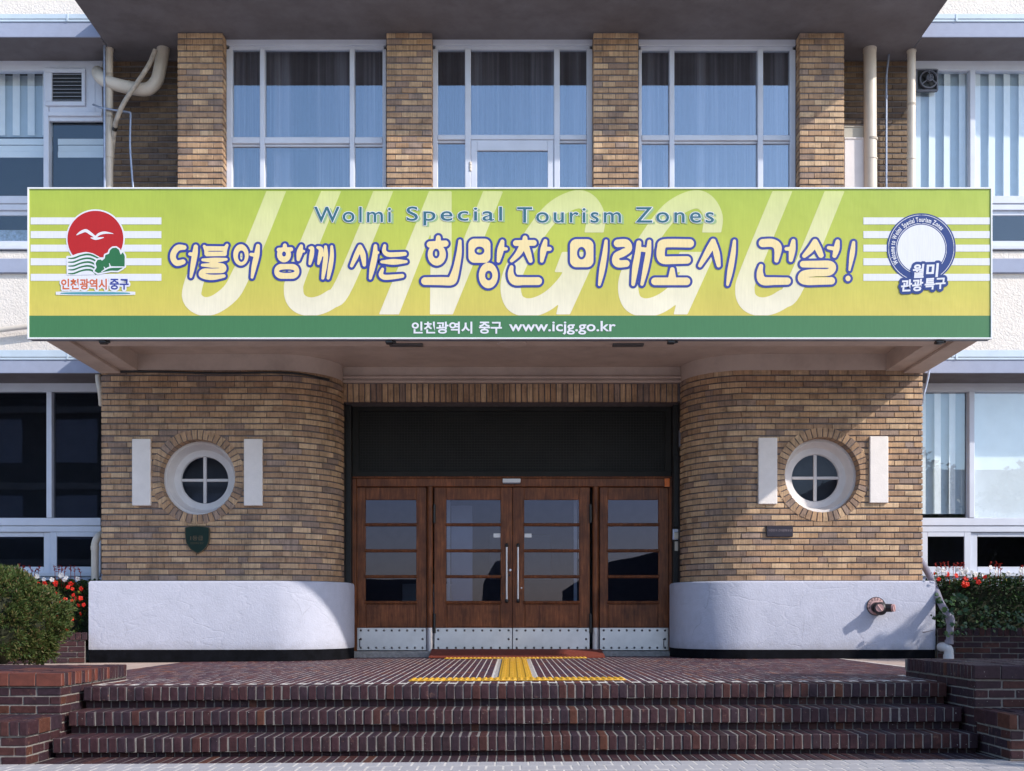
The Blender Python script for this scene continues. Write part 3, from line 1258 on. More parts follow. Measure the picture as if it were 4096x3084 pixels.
rows_side = [(DZ(2093.5), DZ(1999.5)), (DZ(2197), DZ(2104.5)), (DZ(2300), DZ(2209.5)), (DZ(2404), DZ(2313.5))]
pz = (DZ(2504), DZ(2416))
d1 = door('fixed wooden side panel with four panes at the left end of the entrance', DX(1428), DX(1706), DX(1463), DX(1665), rows_side, pz, raised=False)
d2 = door('left leaf of the wooden double door, pull handle on its right edge', DX(1737), DX(2049.5), DX(1785), DX(2002), rows_side, pz)
d3 = door('right leaf of the wooden double door, pull handle on its left edge', DX(2050.5), DX(2359), DX(2097), DX(2316), rows_side, pz)
d4 = door('fixed wooden side panel with four panes at the right end of the entrance', DX(2398), DX(2674), DX(2432), DX(2633), rows_side, pz, raised=False)
for t, xp, hx_ in ((d2, 2027, 1738), (d3, 2072, 2362)):
    x = DX(xp)
    y = YD - .085
    h = MB()
    h.tube([(x, y, DZ(2404)), (x, y, DZ(2186))], .0135, 14)
    hd = h.build('pull_handle', M['steel'], t)
    e = MB()
    for z in (DZ(2404), DZ(2183)):
        e.ball((x, y, z), .024, 14, 0, (1, 1, 1.2))
        e.tube([(x, y, z), (x, YD - .01, z)], .012, 10)
    e.build('handle_end', M['black'], hd)
    for za, zb_ in ((2019, 2092), (2455, 2532)):
        k = MB()
        k.tube([(DX(hx_), YD - .035, DZ(zb_)), (DX(hx_), YD - .035, DZ(za))], .019, 12)
        k.build('hinge', M['black'], t)
b = MB()
b.lathe([(.019, YD - .012), (.019, YD - .022), (.012, YD - .026), (.0005, YD - .026)], DX(2041), DZ(2281), 16)
b.build('lock_cylinder', M['steel'], d2)
MB().lathe([(.014, YD - .012), (.013, YD - .024), (.0005, YD - .026)], DX(2038), DZ(2301), 12).build('lock_cylinder', M['iron'], d2)
MB().lathe([(.012, YD - .012), (.011, YD - .026), (.0005, YD - .028)], DX(2012), DZ(2375), 12).build('door_knob', M['iron'], d2)
MB().lathe([(.012, YD - .012), (.011, YD - .026), (.0005, YD - .028)], DX(2086), DZ(2352), 12).build('door_knob', M['steel'], d3)
for t, x0, x1 in ((d1, 1440, 1443), (d4, 2654, 2657)):
    k = MB()
    k.tube([(DX(x0), YD - .03, DZ(2590)), (DX(x0), YD - .03, DZ(2556))], .005, 8)
    k.tube([(DX(x0), YD - .026, DZ(2500)), (DX(x0), YD - .026, DZ(2356))], .0015, 6)
    k.ball((DX(x0), YD - .03, DZ(2558)), .012, 8)
    k.build('floor_bolt', M['iron'], t)
for px, lab in ((1988, 'small white card stuck inside the left door leaf glass'), (2112, 'small white card stuck inside the right door leaf glass')):
    o = MB().box(DX(px - 14), DX(px + 14), YD + .004, YD + .008, DZ(2150), DZ(2134), .001).build('door_sticker', M['white'])
    tag(o, lab, 'sticker', 'white stickers on the door glass')

# things fixed around the doors
t = thing('motion_sensor', 'small white sensor box mounted on the door head above the double doors', 'sensor', (DX(2046), YD - .06, DZ(1928)))
MB().box(DX(2010.6), DX(2082), YD - .10, YD - .04, DZ(1934), DZ(1918), .006).build('sensor_body', M['white'], t)
MB().box(DX(2014), DX(2079), YD - .09, YD - .042, DZ(1938), DZ(1934) - .001, .002).build('sensor_lens', M['greybox'], t)
t = thing('warning_lamp', 'orange ribbed warning lamp at the right end of the door head', 'lamp', (DX(2666), YD - .06, DZ(1951)))
lm = MB()
for i in range(4):
    xx = DX(2658) + i * .0165
    lm.tube([(xx, YD - .075, DZ(1950)), (xx, YD - .075, DZ(1917))], .011, 10)
lm.build('lens', M['orange'], t)
MB().box(DX(2655) - .004, DX(2676), YD - .07, YD - .038, DZ(1952), DZ(1915), .004).build('lamp_base', M['darkmetal'], t)
YJ = 14.6
JX = lambda p: (p - 2048) * YJ / F
JZ = lambda p: EYE + (2467 - p) * YJ / F
t = thing('intercom', 'silver door entry panel with beige keypad cover right of the doors', 'intercom', (JX(2705), YJ, JZ(2138)))
MB().box(JX(2690), JX(2720), YJ - .03, YJ - .001, JZ(2159), JZ(2117), .004).build('housing', m_plain('pale_blue_metal', (.52, .58, .76), .35), t)
MB().box(JX(2695), JX(2716), YJ - .042, YJ - .031, JZ(2156), JZ(2129), .004).build('keypad_cover', M['ivory'], t)
MB().box(JX(2706), JX(2718), YJ - .034, YJ - .0305, JZ(2126), JZ(2119), .001).build('label_plate', M['white'], t)
MB().box(JX(2695.5), JX(2715.5), YJ - .044, YJ - .0425, JZ(2130.5), JZ(2129), 0).build('keypad_slot', M['black'], t)
t = thing('wall_switch', 'ivory light switch plate below the door entry panel', 'switch', (JX(2710), YJ, JZ(2185)))
MB().box(JX(2698.5), JX(2721), YJ - .018, YJ - .001, JZ(2204), JZ(2166), .004).build('plate', M['ivory'], t)
MB().box(JX(2704), JX(2716), YJ - .024, YJ - .0185, JZ(2198), JZ(2172), .002).build('rocker', M['ivory'], t)
t = thing('cable_trunking', 'grey metal trunking on the black reveal above the door entry panel', 'trunking', (JX(2704), YJ, JZ(2048)))
MB().box(JX(2694), JX(2714), YJ - .05, YJ - .001, JZ(2110), JZ(1824), .004).build('trunking_body', M['jamb'], t)
MB().tube([(JX(2722), YJ - .01, JZ(2095)), (JX(2719), YJ - .01, JZ(2000)), (JX(2723), YJ - .01, JZ(1900)), (JX(2722), YJ - .01, JZ(1800))], .006, 6, 0, 4).build('cable', M['greybox'], t)
o = MB().box(2.165, 2.235, YE - .02, YE + .06, mz(1787, YE), mz(1719, YE), .006).build('junction_box', M['greybox'])
tag(o, 'small grey junction box high on the right side of the door recess', 'junction box')

t = thing('door_mat', 'red coir ramp mat in front of the double doors', 'mat', (0, 14.4, 0))
mt = MB()
mt.add([(-1.065, 14.14, .003), (1.19, 14.14, .003), (1.19, 14.14, .018), (-1.065, 14.14, .018),
        (-1.065, 14.74, .10), (1.19, 14.74, .10), (1.19, 14.74, .003), (-1.065, 14.74, .003)],
       [(0, 1, 2, 3), (3, 2, 5, 4), (4, 5, 6, 7), (0, 3, 4, 7), (1, 6, 5, 2), (0, 7, 6, 1)])
mt.build('mat_pad', M['mat'], t)

# entrance hall seen through the door glass
h = thing('entrance_hall', 'dim entrance hall behind the glazed doors', 'room', (0, 17, 0))
hm = MB()
hm.box(-3.2, 3.2, 20.0, 20.1, 0, 3.4)
hm.box(-3.3, -3.2, 14.9, 20.0, 0, 3.4)
hm.box(3.2, 3.3, 14.9, 20.0, 0, 3.4)
hm.box(-3.2, 3.2, 15.0, 20.0, 3.4, 3.5)
hm.build('wall', M['hall'], h)
MB().box(-3.2, 3.2, 15.1, 20.0, -.05, .05).build('floor', m_plain('hall_floor', (.12, .11, .10), .25), h)
for x in (-.89, .89):
    MB().box(x - .022, x + .022, 15.55, 15.62, .05, 3.0).build('hall_post', M['hallpost'], h)

MB().box(-.86, -.56, 15.66, 15.70, .05, 2.1).build('notice_panel', M['sillwall'], h)
MB().box(.93, 1.02, 15.60, 15.64, 1.35, 1.62).build('notice_panel', M['ivory'], h)
MB().box(-1.9, -1.0, 19.2, 19.9, .05, 1.1).build('reception_desk', M['hallpost'], h)
MB().box(-.4, .7, 19.94, 19.99, 1.2, 2.0).build('notice_board', M['sillwall'], h)

# ------------------------------------------------------------------ canopy
CX = 5.05
cn = thing('entrance_canopy', 'wide plaster entrance canopy projecting over the doors behind the long sign', 'canopy', (0, YW, 3.54))
s_ = MB()
s_.box(-CX, CX, 11.87, 14.75, 3.77, 4.02, .004)
s_.build('slab', M['canopy'], cn)
for sd in (-1, 1):
    xa, xb = sorted((sd * 4.59, sd * CX))
    b = MB()
    b.box(xa, xb, 11.87, YW + .6, 3.55, 3.768, .004)
    xa, xb = sorted((sd * 4.80, sd * CX))
    b.box(xa + (0 if sd > 0 else .001), xb - (.001 if sd > 0 else 0), 11.875, YW - .02, 3.515, 3.5495, .004)
    b.build('side_beam', M['canopy'], cn)
MB().box(-4.588, 4.588, 11.87, 12.16, 3.50, 3.768, .004).build('front_beam', M['canopy'], cn)
MB().box(-CX, CX, 11.90, 12.05, 4.022, 4.95, .004).build('parapet', M['cream'], cn)
MB().poly([(-4.589, 12.161, 3.752), (4.589, 12.161, 3.752), (4.589, 14.7, 3.752), (-4.589, 14.7, 3.752)]).build('soffit_panel', M['canopy'], cn)
# plaster band over the brickwork follows the curved corners
band = [(-4.59, YW - .012), (-LX, YW - .012)]
band += [(-LX + (CR + .012) * math.cos(-math.pi / 2 + math.pi / 2 * k / 14), YE + (CR + .012) * math.sin(-math.pi / 2 + math.pi / 2 * k / 14)) for k in range(1, 14)]
band += [(-2.19, YE - .05), (2.19, YE - .05)]
band += [(LX - (CR + .012) * math.cos(math.pi / 2 * k / 14), YE - (CR + .012) * math.sin(math.pi / 2 * k / 14)) for k in range(1, 14)]
band += [(LX, YW - .012), (4.59, YW - .012)]
b = MB()
b.sheet(band, 3.556, 3.752)
n = len(band)
b.add([(x, y, 3.556) for x, y in band] + [(x * (.995), y + .08, 3.556) for x, y in band], [(i, i + 1, n + i + 1, n + i) for i in range(n - 1)])
b.build('plaster_band', M['canopy'], cn)
b = MB()
b.box(-2.42, 2.42, YE - .10, YE - .045, 3.60, 3.632, .01)
b.box(-2.34, 2.34, YE - .075, YE - .04, 3.552, 3.585, .01)
b.build('moulding', M['canopy'], cn)
for xp0, xp1 in ((1559, 1693), (2449, 2573)):
    o = MB().box(mx(xp0, 12.1), mx(xp1, 12.1), 12.02, 12.11, 3.478, 3.499, .004).build('ceiling_light', M['downlight'])
    tag(o, 'flat grey light fitting under the canopy edge, left of centre' if xp0 < 2000 else 'flat grey light fitting under the canopy edge, right of centre', 'light', 'flat lights under the canopy')
o = MB().lathe([(.16, 3.4995), (.15, 3.485), (.08, 3.474), (.0005, 3.472)], mx(2048, 12), 12.03, 24, axis='Z').build('dome_light', M['canopy'])
tag(o, 'round shallow dome light under the canopy edge at its middle', 'light')
t = thing('cable', 'black cable running along the top of the left brick pier', 'cable', (-3.9, YW, 3.5))
MB().tube([(-5.03, YW - .02, 3.53), (-4.4, YW - .02, 3.535), (-3.6, YW - .022, 3.515), (-2.95, YW - .022, 3.525), (-2.6, YW + .05, 3.52), (-2.3, YW + .32, 3.51)], .014, 8, 0, 6).build('cable_run', M['black'], t)

# ------------------------------------------------------------------ print shapes from distance fields
import numpy as np
YB = 11.75
U0 = 1024 / 2211.0


def ux(u):
    return mx(u * U0, YB)


def uz(v):
    return mz(700 + v * U0, YB)


def strokes(*ls, k=0, smooth=6):
    out = []
    for l in ls:
        if len(l) > 2 and smooth:
            l = [tuple(p) for p in catmull([Vector(p) for p in l], smooth)]
        for a, b in zip(l, l[1:]):
            out.append(('c', a[0] + k, a[1], max(a[2], 1), b[0] + k, b[1], max(b[2], 1)))
    return out


def ell(cx, cy, rx, ry, k=0):
    return [('e', cx + k, cy, rx, ry)]


def rbox(cx, cy, hx, hy, r, k=0):
    return [('r', cx + k, cy, hx, hy, r)]


def poly(pts, k=0):
    return [('p', [(x + k, y) for x, y in pts])]


def field(prims, X, Y):
    f = np.full(X.shape, 1e6)
    for p in prims:
        if p[0] == 'c':
            _, x1, y1, r1, x2, y2, r2 = p
            dx, dy = x2 - x1, y2 - y1
            L = dx * dx + dy * dy
            t = np.clip(((X - x1) * dx + (Y - y1) * dy) / L, 0, 1) if L > 1e-9 else 0 * X
            d = np.hypot(X - x1 - t * dx, Y - y1 - t * dy) - (r1 + (r2 - r1) * t)
        elif p[0] == 'e':
            _, cx, cy, rx, ry = p
            k0 = np.hypot((X - cx) / rx, (Y - cy) / ry)
            k1 = np.hypot((X - cx) / rx ** 2, (Y - cy) / ry ** 2)
            d = k0 * (k0 - 1) / np.maximum(k1, 1e-6)
        elif p[0] == 'r':
            _, cx, cy, hx, hy, r = p
            qx = np.abs(X - cx) - hx + r
            qy = np.abs(Y - cy) - hy + r
            d = np.hypot(np.maximum(qx, 0), np.maximum(qy, 0)) + np.minimum(np.maximum(qx, qy), 0) - r
        else:
            pts = p[1]
            d = np.full(X.shape, 1e9)
            ins = np.zeros(X.shape, bool)
            for (x1, y1), (x2, y2) in zip(pts, pts[1:] + pts[:1]):
                dx, dy = x2 - x1, y2 - y1
                t = np.clip(((X - x1) * dx + (Y - y1) * dy) / max(dx * dx + dy * dy, 1e-9), 0, 1)
                d = np.minimum(d, np.hypot(X - x1 - t * dx, Y - y1 - t * dy))
                if y1 != y2:
                    cr = ((y1 > Y) != (y2 > Y)) & (X < (x2 - x1) * (Y - y1) / (y2 - y1) + x1)
                    ins ^= cr
            d = np.where(ins, -d, d)
        f = np.minimum(f, d)
    return f


def shape(mb, pos, neg=(), grow=0.0, y=YB, cell=7.0, mi=0, clip=None, cut=()):
    """flat printed shape: union of pos without neg, grown, filled by marching squares"""
    xs, ys = [], []
    for p in pos:
        if p[0] == 'c':
            xs += [p[1] - p[3], p[1] + p[3], p[4] - p[6], p[4] + p[6]]
            ys += [p[2] - p[3], p[2] + p[3], p[5] - p[6], p[5] + p[6]]
        elif p[0] == 'p':
            xs += [q[0] for q in p[1]]
            ys += [q[1] for q in p[1]]
        else:
            xs += [p[1] - p[3], p[1] + p[3]]
            ys += [p[2] - p[4], p[2] + p[4]]
    m = grow + cell * 2
    x0, x1, y0, y1 = min(xs) - m, max(xs) + m, min(ys) - m, max(ys) + m
    nx, ny = int((x1 - x0) / cell) + 2, int((y1 - y0) / cell) + 2
    gx = x0 + cell * np.arange(nx)
    gy = y0 + cell * np.arange(ny)
    X, Y = np.meshgrid(gx, gy)
    f = field(pos, X, Y)
    if neg:
        f = np.maximum(f, -field(neg, X, Y))
    f = f - grow
    if cut:
        f = np.maximum(f, -field(cut, X, Y))
    if clip:
        f = np.maximum(f, np.maximum(clip[0] - Y, Y - clip[1]))
    ins = f < 0
    verts, faces, cache = [], [], {}

    def v(key, x, yy):
        if key not in cache:
            cache[key] = len(verts)
            verts.append((ux(x), y, uz(yy)))
        return cache[key]
    full = ins[:-1, :-1] & ins[1:, :-1] & ins[:-1, 1:] & ins[1:, 1:]
    any_ = ins[:-1, :-1] | ins[1:, :-1] | ins[:-1, 1:] | ins[1:, 1:]
    for j in range(ny - 1):
        i = 0
        row = full[j]
        while i < nx - 1:
            if row[i]:
                i0 = i
                while i < nx - 1 and row[i]:
                    i += 1
                faces.append((v((i0, j), gx[i0], gy[j]), v((i, j), gx[i], gy[j]), v((i, j + 1), gx[i], gy[j + 1]), v((i0, j + 1), gx[i0], gy[j + 1])))
            else:
                i += 1
    for j, i in zip(*np.nonzero(any_ & ~full)):
        cs = [(i, j), (i + 1, j), (i + 1, j + 1), (i, j + 1)]
        out = []
        for a in range(4):
            (ia, ja), (ib, jb) = cs[a], cs[(a + 1) % 4]
            fa, fb = f[ja, ia], f[jb, ib]
            if fa < 0:
                out.append(v((ia, ja), gx[ia], gy[ja]))
            if (fa < 0) != (fb < 0):
                t = fa / (fa - fb)
                k = ('e',) + tuple(sorted(((ia, ja), (ib, jb))))
                out.append(v(k, gx[ia] + (gx[ib] - gx[ia]) * t, gy[ja] + (gy[jb] - gy[ja]) * t))
        if len(out) >= 3:
            faces.append(tuple(out))
    mb.add(verts, [f_[::-1] for f_ in faces], mi)
    return mb


_tc = {}


SPACING = {'Wolmi': 1.22, 'Special': 1.22, 'Tourism': 1.22, 'Zones': 1.22}


def text_geo(body, bold=0.0):
    key = (body, bold)
    if key not in _tc:
        c = bpy.data.curves.new('lettering', 'FONT')
        c.body = body
        c.size = 1
        c.offset = bold
        c.space_character = SPACING.get(body, 1.0)
        c.resolution_u = 4
        o = bpy.data.objects.new('lettering', c)
        COL.objects.link(o)
        dg = bpy.context.evaluated_depsgraph_get()
        me = bpy.data.meshes.new_from_object(o.evaluated_get(dg))
        vs = [tuple(q.co)[:2] for q in me.vertices]
        fs = [tuple(p.vertices) for p in me.polygons]
        bpy.data.objects.remove(o)
        bpy.data.curves.remove(c)
        bpy.data.meshes.remove(me)
        _tc[key] = (vs, fs)
    return _tc[key]


def text_box(mb, body, x0, x1, z0, z1, y, bold=0.0, mi=0, ref=None, slant=0.0, rot=0.0):
    """letters fitted to a box in the x,z plane; ref takes the fit of the un-bold letters so outlines line up"""
    vs, fs = text_geo(body, bold)
    rv_, _ = text_geo(body, 0.0 if ref is None else ref)
    a0, a1 = min(p[0] for p in rv_), max(p[0] for p in rv_)
    b0, b1 = min(p[1] for p in rv_), max(p[1] for p in rv_)
    sx, sz = (x1 - x0) / (a1 - a0), (z1 - z0) / (b1 - b0)
    cx, cz = (x0 + x1) / 2, (z0 + z1) / 2
    out = []
    for px, pz_ in vs:
        X = x0 + (px - a0) * sx
        Z = z0 + (pz_ - b0) * sz
        X += (Z - z0) * slant
        if rot:
            dx, dz = X - cx, Z - cz
            X, Z = cx + dx * math.cos(rot) - dz * math.sin(rot), cz + dx * math.sin(rot) + dz * math.cos(rot)
        out.append((X, y, Z))
    mb.add(out, fs, mi)
    return mb


def text_ring(mb, body, x0, x1, z0, z1, y, r, bold=0.0, mi=0, slant=0.0, rot=0.0):
    """outline band of the letters: the letter stamped round a small circle"""
    for k in range(14):
        a = 2 * math.pi * k / 14
        text_box(mb, body, x0 + r * math.cos(a), x1 + r * math.cos(a), z0 + r * math.sin(a), z1 + r * math.sin(a), y - k * .00004, bold, mi, bold, slant, rot)
    return mb


# ------------------------------------------------------------------ the long sign
bx0, bx1 = mx(111, YB), mx(3968, YB)
bz0, bz1 = mz(1357, YB), mz(751, YB)
sg = thing('banner_sign', 'long lime green and yellow sign with blue-outlined Korean lettering along the canopy front', 'sign', ((bx0 + bx1) / 2, YB, bz0))
MB().box(bx0 + .006, bx1 - .006, YB + .004, YB + .115, bz0 + .006, bz1 - .006).build('sign_box', M['greybox'], sg)
fm = MB()
tfr = .016
fm.box(bx0, bx1, YB - .012, YB + .03, bz1 - tfr, bz1, .002)
fm.box(bx0, bx1, YB - .012, YB + .03, bz0, bz0 + tfr, .002)
fm.box(bx0, bx0 + tfr, YB - .011, YB + .03, bz0 + tfr + .0005, bz1 - tfr - .0005, .002)
fm.box(bx1 - tfr, bx1, YB - .011, YB + .03, bz0 + tfr + .0005, bz1 - tfr - .0005, .002)
fm.build('sign_frame', M['white'], sg)
zg = uz(1215)
g_lo, g_mid, g_hi = (.56, .46, .095), (.44, .46, .068), (.335, .425, .058)
M['signfield'] = m_gradient_print('lime_to_yellow_print', zg, bz1, g_lo, g_mid, g_hi)
M['signpale'] = m_gradient_print('pale_letter_print', zg, bz1, (.72, .66, .52), (.64, .60, .36), (.52, .56, .21))
M['signgreen'] = m_print('green_band_print', (.050, .165, .066))
M['signblue'] = m_print('blue_outline_print', (.030, .046, .25))
M['signyellow'] = m_print('cream_letter_print', (.72, .58, .30))
M['signwhite'] = m_print('white_print', (.64, .64, .69))
M['signteal'] = m_print('teal_letter_print', (.030, .115, .155))
M['signtealsh'] = m_print('pale_teal_shadow_print', (.27, .40, .20))
M['signred'] = m_print('red_sun_print', (.40, .012, .012))
M['signdkgreen'] = m_print('emblem_green_print', (.024, .135, .050))
M['signorange'] = m_print('orange_letter_print', (.52, .11, .035))
M['signaqua'] = m_print('aqua_print', (.075, .27, .32))
M['badgeblue'] = m_print('badge_blue_print', (.012, .036, .175))

MB().poly([(bx0 + tfr, YB, zg), (bx1 - tfr, YB, zg), (bx1 - tfr, YB, bz1 - tfr), (bx0 + tfr, YB, bz1 - tfr)]).build('printed_field', M['signfield'], sg)
MB().poly([(bx0 + tfr, YB, bz0 + tfr), (bx1 - tfr, YB, bz0 + tfr), (bx1 - tfr, YB, zg), (bx0 + tfr, YB, zg)]).build('green_band', M['signgreen'], sg)

y1_, y2_, y3_, y4_, y5_, y6_ = [YB - .0012 * k for k in range(1, 7)]
K6, K7, K8 = 2211, 4422, 6633
# big pale slanted capitals behind the text
CLIP = (140, 1210)
big = []
big.append((strokes([(2386 + 32, 60, 80), (2386 - 184, 600, 80), (2072, 880, 80), (1990, 1020, 80), (1850, 1122, 80), (1730, 1128, 82), (1655, 1040, 84), (1700, 850, 80)]), 140))


def big_u(dx):
    return strokes([(672 + 10, 60, 80), (372, 820, 82), (325, 1000, 84), (370, 1105, 84), (490, 1138, 80), (640, 1080, 80), (770, 930, 80), (1132, 60, 80)], k=K6 + dx)


big.append((big_u(0), 140))
big.append((poly([(1495, 140), (1690, 140), (1690, 760), (1700, 1205), (1502, 1205), (1510, 500), (1235, 1205), (1062, 1205)], K6) + poly([(1962, 140), (2135, 140), (1700, 1205), (1527, 1205)], K6), 140))


def big_g(dx):
    return strokes([(708, 497, 82), (722, 360, 82), (655, 240, 80), (540, 215, 80), (350, 320, 82), (165, 560, 82), (30, 800, 84), (-12, 960, 88), (20, 1095, 86), (120, 1145, 80), (240, 1125, 80), (360, 1050, 78), (470, 930, 76), (540, 800, 70)], k=K7 + dx) + \
        poly([(432, 665), (700, 665), (730, 700), (500, 1205), (380, 1205), (405, 1105), (480, 840), (366, 840)], K7 + dx)


big.append((big_g(0), 128))
big.append((big_g(1015), 128))
big.append((big_u(3897), 140))
for i, (pr, top) in enumerate(big):
    cut = []
    if i == 0:
        cut = poly([(1500, 700), (1800, 700), (1800, 856), (1500, 856)])
    if i in (3, 4):
        dx = 0 if i == 3 else 1015
        cut = poly([(600, 498), (830, 498), (820, 600), (560, 640)], K7 + dx)
    shape(MB(), pr, y=y1_, clip=(top, 1213), cell=9, cut=cut).build('pale_capital', M['signpale'], sg)

# white stripes left and right
for v0, v1 in ((368, 428), (486, 547), (603, 663), (720, 781), (855, 915)):
    for u0, u1 in ((266, 1395), (K8 + 823, K8 + 1916)):
        MB().poly([(ux(u0), y2_, uz(v1)), (ux(u1), y2_, uz(v1)), (ux(u1), y2_, uz(v0)), (ux(u0), y2_, uz(v0))]).build('stripe', M['signwhite'], sg)

# headline, syllable by syllable
SYL = []


def syl(pos, neg=()):
    SYL.append((pos, list(neg)))


syl(strokes([(1592, 628, 20), (1540, 630, 26), (1503, 672, 26), (1497, 722, 25), (1528, 762, 25), (1582, 752, 22)],
            [(1692, 620, 18), (1685, 680, 24), (1668, 780, 22), (1650, 880, 12)], [(1642, 684, 15), (1682, 690, 18)]))
syl(strokes([(1766, 618, 13), (1786, 648, 22)], [(1962, 608, 13), (1942, 648, 22)], [(1786, 640, 24), (1942, 640, 22)], [(1790, 684, 20), (1938, 682, 20)], [(1786, 640, 22), (1788, 684, 20)], [(1942, 640, 20), (1942, 684, 18)],
            [(1752, 735, 12), (1850, 738, 22), (1955, 730, 12)], [(1845, 740, 18), (1840, 775, 14)],
            [(1748, 780, 12), (1850, 783, 22), (1922, 790, 24), (1925, 822, 24), (1850, 830, 20), (1762, 832, 22), (1742, 862, 24), (1790, 882, 24), (1855, 885, 22), (1935, 874, 15)]),
    ell(1862, 660, 72, 4) + ell(1835, 806, 70, 3) + ell(1860, 854, 78, 3))
syl(ell(2082, 692, 66, 92) + strokes([(2229, 614, 17), (2219, 690, 24), (2196, 790, 22), (2178, 885, 12)], [(2168, 688, 14), (2211, 694, 18)]), ell(2086, 703, 30, 50))
o = K6
syl(strokes([(250, 610, 17), (250, 640, 20)], [(198, 648, 18), (304, 643, 18)], k=o) + ell(243, 690, 60, 66, o) + strokes([(392, 616, 15), (378, 670, 26), (366, 732, 14)], [(378, 660, 14), (414, 660, 11)], k=o) + rbox(267, 834, 108, 64, 62, o),
    ell(243, 684, 17, 22, o) + ell(267, 832, 68, 16, o))
syl(strokes([(466, 632, 12), (487, 636, 16), (480, 700, 20), (466, 768, 12)], [(534, 628, 12), (562, 646, 20), (552, 715, 18), (540, 768, 11)],
            [(602, 622, 13), (604, 700, 20), (592, 800, 20), (578, 892, 13)], [(562, 690, 13), (600, 692, 15)], [(655, 620, 12), (656, 700, 18), (642, 800, 20), (624, 892, 13)], k=o), poly([(626, 700), (630, 700), (612, 850), (606, 850)], o))
syl(strokes([(898, 620, 17), (870, 690, 22), (826, 786, 14)], [(900, 620, 17), (924, 690, 24), (936, 778, 15)],
            [(1032, 614, 15), (1027, 700, 24), (1006, 800, 24), (988, 892, 13)], [(1030, 672, 15), (1052, 672, 13)], k=o))
syl(strokes([(1112, 612, 13), (1108, 660, 18), (1142, 688, 20), (1220, 688, 20), (1286, 683, 17)], [(1086, 752, 12), (1190, 752, 25), (1298, 750, 12)],
            [(1094, 815, 13), (1080, 860, 20), (1108, 884, 22), (1180, 882, 21), (1264, 873, 17)], k=o))
syl(strokes([(1575, 542, 20), (1575, 580, 24)], [(1502, 602, 27), (1636, 594, 27)], [(1762, 572, 14), (1754, 680, 23), (1732, 800, 28), (1706, 888, 36), (1684, 918, 36), (1600, 918, 35), (1460, 918, 33)], k=o) + ell(1562, 690, 78, 94, o), ell(1556, 680, 30, 42, o))
syl(rbox(1930, 656, 95, 104, 52, o) + strokes([(2128, 576, 17), (2112, 650, 28), (2094, 744, 15)], [(2115, 640, 18), (2162, 640, 13)], k=o) + ell(2007, 870, 82, 110, o), ell(1930, 656, 43, 36, o) + ell(2010, 870, 32, 42, o))
o = K7
syl(strokes([(112, 545, 20), (112, 575, 24)], [(34, 590, 25), (188, 588, 25)], [(100, 600, 30), (55, 680, 25), (-4, 742, 15)], [(112, 600, 30), (140, 680, 26), (160, 742, 18)],
            [(288, 572, 17), (272, 650, 28), (257, 744, 15)], [(280, 640, 19), (326, 640, 17)], [(-4, 798, 17), (-10, 860, 27), (22, 914, 37), (110, 918, 34), (225, 918, 34)], k=o))
syl(rbox(602, 677, 101, 121, 56, o) + strokes([(812, 572, 14), (801, 680, 22), (776, 830, 24), (754, 948, 12)], k=o), ell(600, 677, 39, 54, o))
syl(strokes([(912, 592, 33), (985, 592, 34), (1005, 640, 30), (955, 676, 32), (905, 700, 30), (896, 745, 32), (920, 768, 32), (985, 766, 30)],
            [(1095, 588, 21), (1086, 680, 25), (1065, 800, 27), (1046, 945, 16)], [(1186, 576, 16), (1176, 680, 24), (1150, 820, 23), (1122, 945, 14)], [(1090, 640, 20), (1170, 650, 20)], k=o), ell(925, 632, 54, 4, o) + ell(985, 720, 60, 4, o))
syl(strokes([(1535, 592, 36), (1320, 592, 36), (1290, 625, 36), (1284, 700, 36), (1310, 736, 34), (1400, 737, 33), (1512, 735, 32)], [(1384, 818, 20), (1382, 890, 34)], [(1235, 920, 33), (1506, 920, 33)], k=o))
syl(strokes([(1735, 572, 20), (1700, 650, 28), (1622, 784, 16)], [(1738, 572, 20), (1766, 680, 28), (1784, 782, 18)], [(1920, 572, 14), (1909, 680, 22), (1883, 830, 24), (1861, 948, 12)], k=o))
o = K8
syl(strokes([(-46, 590, 35), (40, 590, 35), (84, 632, 34), (72, 740, 18)], [(218, 572, 18), (208, 650, 28), (196, 735, 18)], [(156, 640, 15), (200, 640, 20)], [(-61, 788, 18), (-71, 850, 28), (-46, 914, 36), (60, 918, 33), (165, 918, 31)], k=o))
syl(strokes([(405, 577, 23), (370, 640, 28), (312, 700, 18)], [(405, 577, 23), (432, 640, 28), (456, 695, 23)], [(600, 576, 18), (590, 640, 26), (573, 700, 18)], [(522, 630, 15), (580, 640, 18)],
            [(302, 772, 28), (420, 772, 30), (530, 774, 31), (556, 806, 30), (520, 842, 30), (400, 846, 32), (310, 862, 34), (294, 900, 36), (340, 918, 34), (440, 917, 33), (545, 915, 32)], k=o), ell(420, 807, 108, 4, o) + ell(440, 882, 108, 4, o))
syl(strokes([(738, 585, 14), (726, 680, 22), (702, 822, 9)], k=o) + ell(690, 895, 22, 24, o))
for pos, neg in SYL:
    b = MB()
    shape(b, pos, neg, grow=20, y=y3_, cell=6, mi=0)
    shape(b, pos, neg, grow=0, y=y4_, cell=6, mi=1)
    b.build('headline_letter', [M['signblue'], M['signyellow']], sg)

